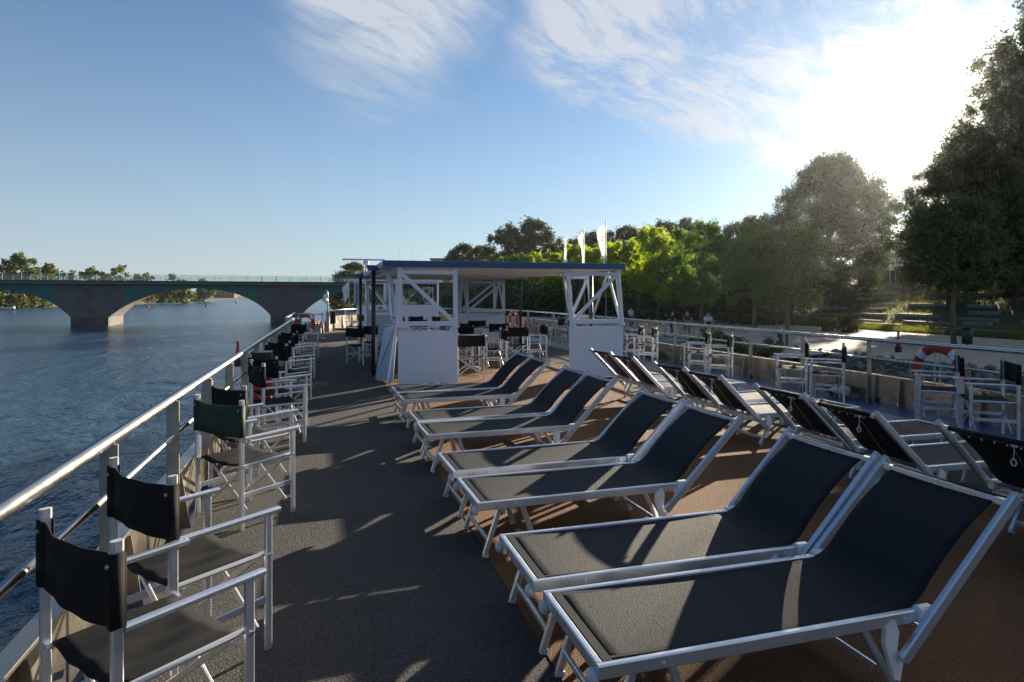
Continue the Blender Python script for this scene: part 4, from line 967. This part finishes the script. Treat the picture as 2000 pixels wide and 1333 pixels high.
for px,d,h_,sx,lab in [(1425,28.5,1.2,1.5,'low spreading juniper by the quay railing'),(1378,31,1.3,1.5,'low evergreen shrub beside the cyclists'),(1500,27.5,1.0,1.6,'flat dark shrub above the gangway')]:
    x,y,_=at(px,d); tree('quay_shrub','bush2',(x,y,PZ-.05),h_,lab,'shrub','low shrubs on the quay',sx)
# ================================================================ QUAY SIDE
rng=np.random.default_rng(9)                      # riprap
def rocks(n):
    base=bmesh.new(); bmesh.ops.create_icosphere(base,subdivisions=1,radius=1); bv=np.array([v.co[:] for v in base.verts]); bf=np.array([[v.index for v in f.verts] for f in base.faces]); base.free()
    V=[];Fc=[];o=0
    for i in range(n):
        y=rng.uniform(2,60) if i<n*.8 else rng.uniform(60,120); t=rng.uniform(-.02,1); ex=edge_x(y); x=ex-6.1*t; z=PZ-3.55*t
        s=rng.uniform(.09,.21)*np.array([1,rng.uniform(.7,1.3),rng.uniform(.5,.85)])
        v=bv*(1+rng.uniform(-.25,.25,(len(bv),1)))*s; a=rng.uniform(0,6.28); c_,s_=math.cos(a),math.sin(a)
        v=np.stack([v[:,0]*c_-v[:,1]*s_,v[:,0]*s_+v[:,1]*c_,v[:,2]],1)+[x,y,z+.02]
        V.append(v); Fc.append(bf+o); o+=len(bv)
    return tag(npmesh('riprap',np.vstack(V),np.vstack(Fc),M['rock']),'loose grey riprap stones on the river slope','rocks',None,'stuff')
rocks(7000)
def blades(n,xa,xb,ya,yb,h,label):
    x=rng.uniform(xa,xb,n); y=rng.uniform(ya,yb,n); z=np.array([land(a,b) for a,b in zip(x,y)]); a=rng.uniform(0,6.28,n); hh=h*rng.uniform(.4,1.3,n); w=.035
    dx,dy=np.cos(a)*w,np.sin(a)*w; lx,ly=rng.normal(0,.3,n)*hh,rng.normal(0,.3,n)*hh
    v=np.stack([np.stack([x-dx,y-dy,z],1),np.stack([x+dx,y+dy,z],1),np.stack([x+lx,y+ly,z+hh],1)],1).reshape(-1,3)
    return tag(npmesh('grass_tufts',v,np.arange(3*n).reshape(n,3),M['blade']),label,'grass',None,'stuff')
blades(16000,41.1,45,24,62,.34,'sunlit rough grass along the upper edge of the path')
blades(26000,45,74,24,74,.26,'thin grass growing over the terraced slope')
# stone seat blocks on the terraces
random.seed(12); k=0
rows=[(44.8,.35),(47.6,.35),(50.4,.4),(53.2,.4),(56.,.4),(59.,.42),(62.,.42),(65.5,.45),(69,.45)]
words=['lowest','second','third','fourth','fifth','sixth','seventh','eighth','topmost']
B0=MB().box(-.28,.28,-.5,.5,-.3,.32).build('stone_block',M['stone']); cnt=0
for ri,(x,hh) in enumerate(rows):
    y=30+random.uniform(0,3); j=0; row=[]
    while y<66:
        L_=random.uniform(1.6,5.0)
        if random.random()<.72:
            o=B0 if cnt==0 else B0.copy()
            if cnt: COL.objects.link(o)
            o.location=(x+random.uniform(-.3,.3),y+L_/2,land(x,y+L_/2)-.02); o.scale=(.8,L_,.85); cnt+=1
            row.append(o)
        y+=L_+random.uniform(.5,3.5); j+=1
    for q,o in enumerate(reversed(row)):
        tag(o,f'pale stone seat block, {["leftmost","second from left","third from left","fourth from left","fifth from left","sixth from left","seventh from left","eighth from left"][q]} in the {words[ri]} terrace row','stone block','stone seat blocks of the '+words[ri]+' terrace row')
# quay wall steps and landing stage
e=empty('landing_stage',(15.5,40,-1.9),0,'grey floating landing stage between the ship and the quay','landing stage')
b=MB().box(-2.6,2.6,-17,26,-1.2,.0); P(b,'pontoon',M['stone'],e)
b=MB().box(2.35,2.6,-17,26,.0,.55); P(b,'parapet',M['stone'],e)
rb=MB().tube([(-2.4,-17,1.0),(-2.4,26,1.0)],.022,8).tube([(-2.4,-17,.55),(-2.4,26,.55)],.014,8)
for i in range(30): rb.tube([(-2.4,-17+i*1.48,0),(-2.4,-17+i*1.48,1.0)],.016,6)
P(rb,'handrail',M['steelgrey'],e)
b=MB().box(20.2,21.2,33,118,-4.6,-1.14); tag(b.build('quay_wall',M['stone']),'straight pale stone quay wall beyond the gangway','wall')
def bar_fence(name,p,q,h,label,gap=.13,group='bar railings on the quay',sign=False):
    p,q=Vector(p),Vector(q); e=empty(name,p,0,label,'railing',group); d=q-p; n=int(d.length/gap); b=MB()
    b.bar((0,0,h),d+Vector((0,0,h)),.04,.04); b.bar((0,0,.12),d+Vector((0,0,.12)),.03,.03)
    P(b,'rails',M['steelgrey'],e); b=MB()
    for i in range(n+1): t=d*(i/n); b.bar(t+Vector((0,0,.12)),t+Vector((0,0,h)),.014,.014,side=(1,0,0))
    P(b,'bars',M['steelgrey'],e); b=MB()
    m=max(2,int(d.length/1.8)+1)
    for i in range(m): t=d*(i/(m-1)); b.bar(t+Vector((0,0,-.1)),t+Vector((0,0,h+.03)),.05,.05,side=(1,0,0))
    P(b,'posts',M['steelgrey'],e)
    if sign: t=d*.45; P(MB().box(t.x-.32,t.x+.32,t.y-.06,t.y-.03,t.z+.35,t.z+.95),'sign_plate',M['black'],e)
    return e
e=empty('gangway',(17.4,26.6,-1.4),0,'pale gangway leading from the quay towards the ship','gangway')
b=MB().prism([(-9,-1.0,-.35),(5.6,-1.0,.25),(5.6,1.0,.25),(-9,1.0,-.35)],(0,0,-.12),(0,0,0)); P(b,'walkway',M['edge_deck'],e)
b=MB().prism([(-9,-1.08,-.3),(5.6,-1.08,.33),(5.6,-1.02,.33),(-9,-1.02,-.3)],(0,0,-.18),(0,0,0)); P(b,'side_beam',M['alu'],e)
bar_fence('bar_fence',(13.5,25.5,-1.65),(20.4,25.5,-1.35),.95,'bar railing on the near side of the gangway')
bar_fence('bar_fence',(13.5,27.7,-1.62),(21.0,27.7,-1.3),.95,'bar railing on the far side of the gangway')
bar_fence('bar_fence',(20.7,25.4,-1.25),(23.0,28.6,-1.15),1.1,'bar gate with a dark sign plate at the quay end of the gangway',sign=True)
bar_fence('bar_fence',(21.4,34,PZ),(21.4,62,PZ),1.0,'long railing along the quay edge beside the cyclists',gap=1.1)
e=empty('service_box',(16.2,30.4,-1.9),R(10),'cream service box with two round grilles on the landing stage','box')
P(MB().box(-.5,.5,-.25,.25,.35,1.2),'case',M['cream'],e); P(MB().lathe([(.2,-.26),(.2,-.27)],(-.24,0,.78),20,axis='y').lathe([(.2,-.26),(.2,-.27)],(.24,0,.78),20,axis='y'),'grille',M['cap'],e); P(MB().box(-.45,.45,-.2,.2,0,.35),'stand',M['steelgrey'],e)
x,y,_=at(1889,35.2); e=empty('litter_bin',(x,y,PZ),0,'dark cylindrical litter bin beside the thin tree stem','bin')
P(MB().lathe([(.24,.08),(.26,.1),(.26,.85),(.24,.88)],n=24),'body',M['black'],e,True); P(MB().lathe([(.28,.9),(.28,.95),(.1,1.02)],n=24),'lid',M['black'],e,True); P(MB().tube([(0,0,0),(0,0,.1)],.06,8),'foot',M['black'],e)
# flagpoles
for i,(x,y,zt,lab) in enumerate([(22.9,50.6,8.15,'tallest white flag on its pole, right of three'),(23.2,56.2,8.1,'white flag folded in the wind, middle of three'),(23.4,61.5,8.0,'narrow white flag, left of three')]):
    e=empty('flagpole',(x,y,PZ),0,lab,'flag','white flags on the quay')
    P(MB().tube([(0,0,0),(0,0,zt-PZ)],.055,10,r2=.03),'pole',M['steelgrey'],e,True)
    w=(.62,.72,.80)[2-i]; w=(.80,.66,.60)[i]; h=3.6
    def fn(u,v,w=w,i=i):
        if i==0: pr=(.35+.65*u/.14) if u<.14 else 1-.72*((u-.14)/.86)**.7
        elif i==1: pr=(.2+.8*u/.12) if u<.12 else max(.34,1-2.6*(u-.12))
        else: pr=.12+.88*u**1.3
        x=-w*v*pr*(1-.06*math.sin(9*u+2*v)); z=-h*u+.22*v*w*(1 if u<.2 else 0)-.35*v*w*min(1,u*2)
        return (x-.05,.12*math.sin(7*v+5*u+i)*v+.03*math.sin(15*v+9*u),z+zt-PZ-.65)
    c=MB().grid(fn,26,12); o=P(c,'cloth',M['flag'],e,True)
    mk=MB()
    for q in range(7):
        if i==1 and q>1: break
        u=.22+q*.09; p=Vector(fn(u,.45)); mk.bar(p+Vector((-.10,-.035,.06)),p+Vector((.06,-.035,-.03)),.012,.05); 
    mk.build('lettering',M['mark'],o)
# restaurant terrace
x,y,_=at(1765,92); g=land(x,y)
e=empty('restaurant_pavilion',(x,y,g),-YAW-R(8),'low concrete restaurant pavilion behind the parasols','building')
P(MB().box(-4.,9,0,6,0,2.6),'wall',M['interior_shade'],e); P(MB().box(-4.6,9.6,-.9,6.4,2.62,3.9),'roof_parapet',M['wallc'],e)  # solid block; its near-black colour stands in for the shade inside the pavilion
for k in range(7): 
    f=P(MB().box(-3.7+k*1.8,-3.6+k*1.8,-.08,-.02,0,2.6),'pillar',M['wallc'],e)
U0=None
for i,(px,lab) in enumerate([(1684,'cream parasol farthest left on the restaurant terrace'),(1717,'cream parasol second from left on the restaurant terrace'),(1749,'cream parasol third from left on the restaurant terrace'),(1786,'cream parasol rightmost and largest on the restaurant terrace')]):
    x,y,_=at(px,86); g=land(x,y)
    if U0 is None:
        U0=empty('parasol'); b=MB(); n=8; 
        vs=[(0,0,2.95)]+[(1.75*math.cos(R(22.5+45*k)),1.75*math.sin(R(22.5+45*k)),2.25) for k in range(n)]+[(1.75*math.cos(R(22.5+45*k)),1.75*math.sin(R(22.5+45*k)),2.08) for k in range(n)]
        b.add(vs,[(0,1+k,1+(k+1)%n) for k in range(n)]+[(1+k,9+k,9+(k+1)%n,1+(k+1)%n) for k in range(n)]); P(b,'canopy',M['cream'],U0)
        P(MB().tube([(0,0,0),(0,0,3.05)],.04,8),'pole',M['steelgrey'],U0,True)
        b=MB()
        for k in range(n): b.tube([(0,0,2.3),(1.6*math.cos(R(22.5+45*k)),1.6*math.sin(R(22.5+45*k)),2.28)],.015,5)
        P(b,'ribs',M['steelgrey'],U0); u=U0
    else: u=copy_tree(U0)
    u.location=(x,y,g+.15*i-.3); tag(u,lab,'parasol','cream parasols on the restaurant terrace')
# tower and buildings far off
x,y,_=at(878,230); e=empty('church_tower',(x,y,0),0,'distant tower with pointed slate roof above the canopy','tower')
g=land(x,y); zt=1.65+(576-488)*230/F
P(MB().plain(-1.7,1.7,-1.7,1.7,g,zt-4.2),'wall',M['wallc'],e); P(MB().add([(-1.9,-1.9,zt-4.3),(1.9,-1.9,zt-4.3),(1.9,1.9,zt-4.3),(-1.9,1.9,zt-4.3),(0,0,zt)],[(0,1,4),(1,2,4),(2,3,4),(3,0,4),(3,2,1,0)]),'roof',M['slate'],e)
x,y,_=at(862,235); e=empty('apartment_block',(x,y,0),-YAW,'pale flat roofed block beside the distant tower','building'); zt=1.65+(576-507)*235/F
P(MB().plain(-4,3,0,6,g,zt),'wall',M['wallc'],e); P(MB().plain(-4.3,3.3,-.3,6.3,zt,zt+.4),'roof',M['slate'],e)
x,y,_=at(437,870); e=empty('brick_building',(x,y,-3),-YAW,'dark brick building on the far bank under the arch','building')
P(MB().plain(-14,14,0,12,0,12.5),'wall',M['brick'],e); P(MB().plain(-14.5,14.5,-.5,12.5,12.5,13.2),'roof',M['slate'],e)
for r_ in range(2):
    for k in range(6): f=P(MB().plain(-12+k*4.2,-10+k*4.2,-.12,-.05,4+r_*4.5,6.6+r_*4.5),'window',M['wallc'],e)
# boat and buoys
x,y,_=at(4,235); e=empty('motor_boat',(x,y,WZ),R(8),'white open motor boat at the left picture edge','boat')
def hull(u,v):
    t=u; wv=1.25*math.sin(math.pi*min(1,.25+.75*(1-t)))**.6*(1 if t<.98 else .1); a=(v-.5)*math.pi; return (-4+8*t,wv*math.sin(a),1.25+.35*t*t-1.25*math.cos(a)*.9)
P(MB().grid(hull,18,13),'hull',M['white'],e,True); P(MB().box(-3.6,2.6,-1.0,1.0,.75,.82),'floor',M['cream'],e); P(MB().box(-.5,.1,-.8,.8,.8,1.75),'console',M['black'],e); P(MB().tube([(-1.5,0,.8),(-1.5,0,4.2)],.05,6),'mast',M['post'],e)
def buoy(px,py,col,h,label):
    d=6*F/(py-576); x,y,_=at(px,d); e=empty('river_buoy',(x,y,WZ),0,label,'buoy','navigation buoys on the river')
    P(MB().lathe([(.5*h,.0),(.55*h,.15*h),(.5*h,.35*h),(.2*h,.45*h)],n=16),'float',M[col],e,True); P(MB().tube([(0,0,.4*h),(0,0,1.6*h)],.07*h,8),'mast',M[col],e,True); P(MB().lathe([(.30*h,1.3*h),(.30*h,1.35*h),(.02,1.95*h)],n=12),'topmark',M[col],e,True)
buoy(288,601,'red',1.25,'red buoy floating under the middle arch'); buoy(403,599,'teal',1.6,'green pointed buoy right of the red one'); buoy(461,592,'teal',1.8,'tiny farther green buoy near the right side of the arch')
# ================================================================ PEOPLE
def skin(name,pts,edges,m,parent,sub=2):
    me=bpy.data.meshes.new(name); me.from_pydata([p[:3] for p in pts],edges,[]); me.materials.append(m); o=link(name,me,parent)
    md=o.modifiers.new('skin','SKIN'); md.use_smooth_shade=True
    for i,p in enumerate(pts):
        r=p[3]; me.skin_vertices[0].data[i].radius=(r,r*(p[4] if len(p)>4 else 1))
    me.skin_vertices[0].data[0].use_root=True
    sb=o.modifiers.new('sub','SUBSURF'); sb.levels=sub; sb.render_levels=sub; return o
def person(loc,rz,shirt,label,pose=0,bag=False):
    e=empty('person',loc,rz,label,'person')
    hx=.35 if pose==1 else 0
    body=[(0,0,.95,.13,.8),(0,0,1.15,.13,.75),(0,0,1.38,.15,.7),(0,0,1.50,.06),(0,.01,1.58,.075),(0,.02,1.68,.085),
     (.19,0,1.42,.055),(.26,.02,1.16,.042),(.20,.20,1.02 if not pose else 1.10,.032),(.17,.27,1.02 if not pose else 1.14,.022),
     (-.19,0,1.42,.055),(-.27,.02,1.16,.042),(-.24,.12,.94,.032),(-.23,.16,.86,.022),
     (.10,0,.88,.085),(.11,.02,.50,.06),(.12,0,.10,.04),(.12,.12,.04,.035),(-.10,0,.88,.085),(-.13,.04,.50,.06),(-.15,-.02,.10,.04),(-.15,.10,.04,.035)]
    ed=[(0,1),(1,2),(2,3),(3,4),(4,5),(2,6),(6,7),(7,8),(8,9),(2,10),(10,11),(11,12),(12,13),(0,14),(14,15),(15,16),(16,17),(0,18),(18,19),(19,20),(20,21)]
    o=skin('body',body,ed,M['skin'],e)
    sh=[(0,0,.98,.155,.8),(0,0,1.15,.155,.78),(0,0,1.38,.165,.75),(.19,0,1.43,.07),(.245,.01,1.24,.06),(-.19,0,1.43,.07),(-.25,.01,1.24,.06)]
    skin('shirt',sh,[(0,1),(1,2),(2,3),(3,4),(2,5),(5,6)],M[shirt],e)
    tr=[(0,0,.95,.15,.85),(.10,0,.86,.10),(.11,.02,.50,.078),(.12,0,.13,.06),(-.10,0,.86,.10),(-.13,.04,.50,.078),(-.15,-.02,.13,.06)]
    skin('trousers',tr,[(0,1),(1,2),(2,3),(0,4),(4,5),(5,6)],M['jeans'],e)
    skin('hair',[(0,-.01,1.70,.09),(0,-.035,1.62,.075)],[(0,1)],M['hair'],e,1)
    f=MB()
    for s in (1,-1): f.lathe([(.012,0),(.008,.006)],(s*.032,.098,1.655),8,axis='y')
    f.add([(-.012,.100,1.63),(.012,.100,1.63),(0,.128,1.625),(0,.10,1.67)],[(0,1,2),(1,3,2),(3,0,2)]); f.bar((-.025,.098,1.595),(.025,.098,1.595),.006,.008)
    P(f,'face_features',M['hair'],e)
    return e
def gpt(px,d,z=PZ): x,y,_=at(px,d); return (x,y,z)
person(gpt(1383,38.5),R(170),'tee_white','person in pale blue t-shirt standing with a dark sling bag',0)
x,y,_=at(1383,38.1); e=empty('sling_bag',(x,y-.02,PZ),R(-10),'dark sling bag worn by the person in pale blue','bag')
P(MB().box(-.16,.06,-.22,-.13,.98,1.22),'pouch',M['tee_black'],e); P(MB().bar((.15,-.13,1.42),(-.12,-.17,1.2),.03,.008),'strap',M['tee_black'],e)
person(gpt(1314,42),R(95),'tee_black','person in black t-shirt seen from the side by the bicycles',1)
person(gpt(1342,43),R(150),'tee_black','person in black t-shirt standing behind a bicycle',1)
person(gpt(1232,54),R(190),'tee_white','person in pale top standing alone near the white box',0)
def bicycle(loc,rz,label):
    e=empty('bicycle',loc,rz,label,'bicycle','bicycles on the quay')
    for x in (-.52,.52):
        pts=[(x+.33*math.cos(t),0,.34+.33*math.sin(t)) for t in np.linspace(0,2*math.pi,29)]; o=P(MB().tube(pts,.018,6,cap=False),'wheel',M['black'],e,True)
        s=MB()
        for k in range(10): t=k*math.pi/5; s.tube([(x,0,.34),(x+.32*math.cos(t),0,.34+.32*math.sin(t))],.003,4)
        s.build('spokes',M['alu'],o)
    P(MB().tube([(-.52,0,.34),(-.15,0,.30),(-.28,0,.80)],.015,6).tube([(-.28,0,.78),(.36,0,.80),(-.15,0,.30)],.016,6).tube([(-.52,0,.34),(-.26,0,.74)],.010,6).tube([(.52,0,.34),(.36,0,.78),(.33,0,.95)],.015,6),'frame',M['steelgrey'],e)
    P(MB().bar((-.40,0,.86),(-.14,0,.86),.12,.05),'saddle',M['black'],e); P(MB().tube([(.28,-.28,.99),(.34,-.1,.97),(.34,.1,.97),(.28,.28,.99)],.013,6),'handlebar',M['black'],e)
bicycle(gpt(1322,41.2),R(-10),'bicycle in front of the two people in black, left one'); bicycle(gpt(1350,41.8),R(12),'bicycle beside the person in black, right one'); bicycle(gpt(1228,52.8),R(5),'bicycle beside the person standing alone')
print('objects',len(bpy.data.objects))

hb=MB().plain(-1000,900,-70,1600,-6.5,34); hm_=bpy.data.materials.new('lens_veil'); hm_.use_nodes=True; t=hm_.node_tree; t.nodes.clear()
pv=t.nodes.new('ShaderNodeVolumePrincipled'); pv.inputs['Density'].default_value=.00009; pv.inputs['Color'].default_value=(.86,.88,.95,1); pv.inputs['Anisotropy'].default_value=.8  # forward-scattering air, added to imitate the lens veil over trees near the sun
o=t.nodes.new('ShaderNodeOutputMaterial'); t.links.new(pv.outputs[0],o.inputs['Volume'])
tag(hb.build('lens_veil',hm_),'thin air volume added to imitate the lens veil near the sun','lens_veil',None,'stuff')
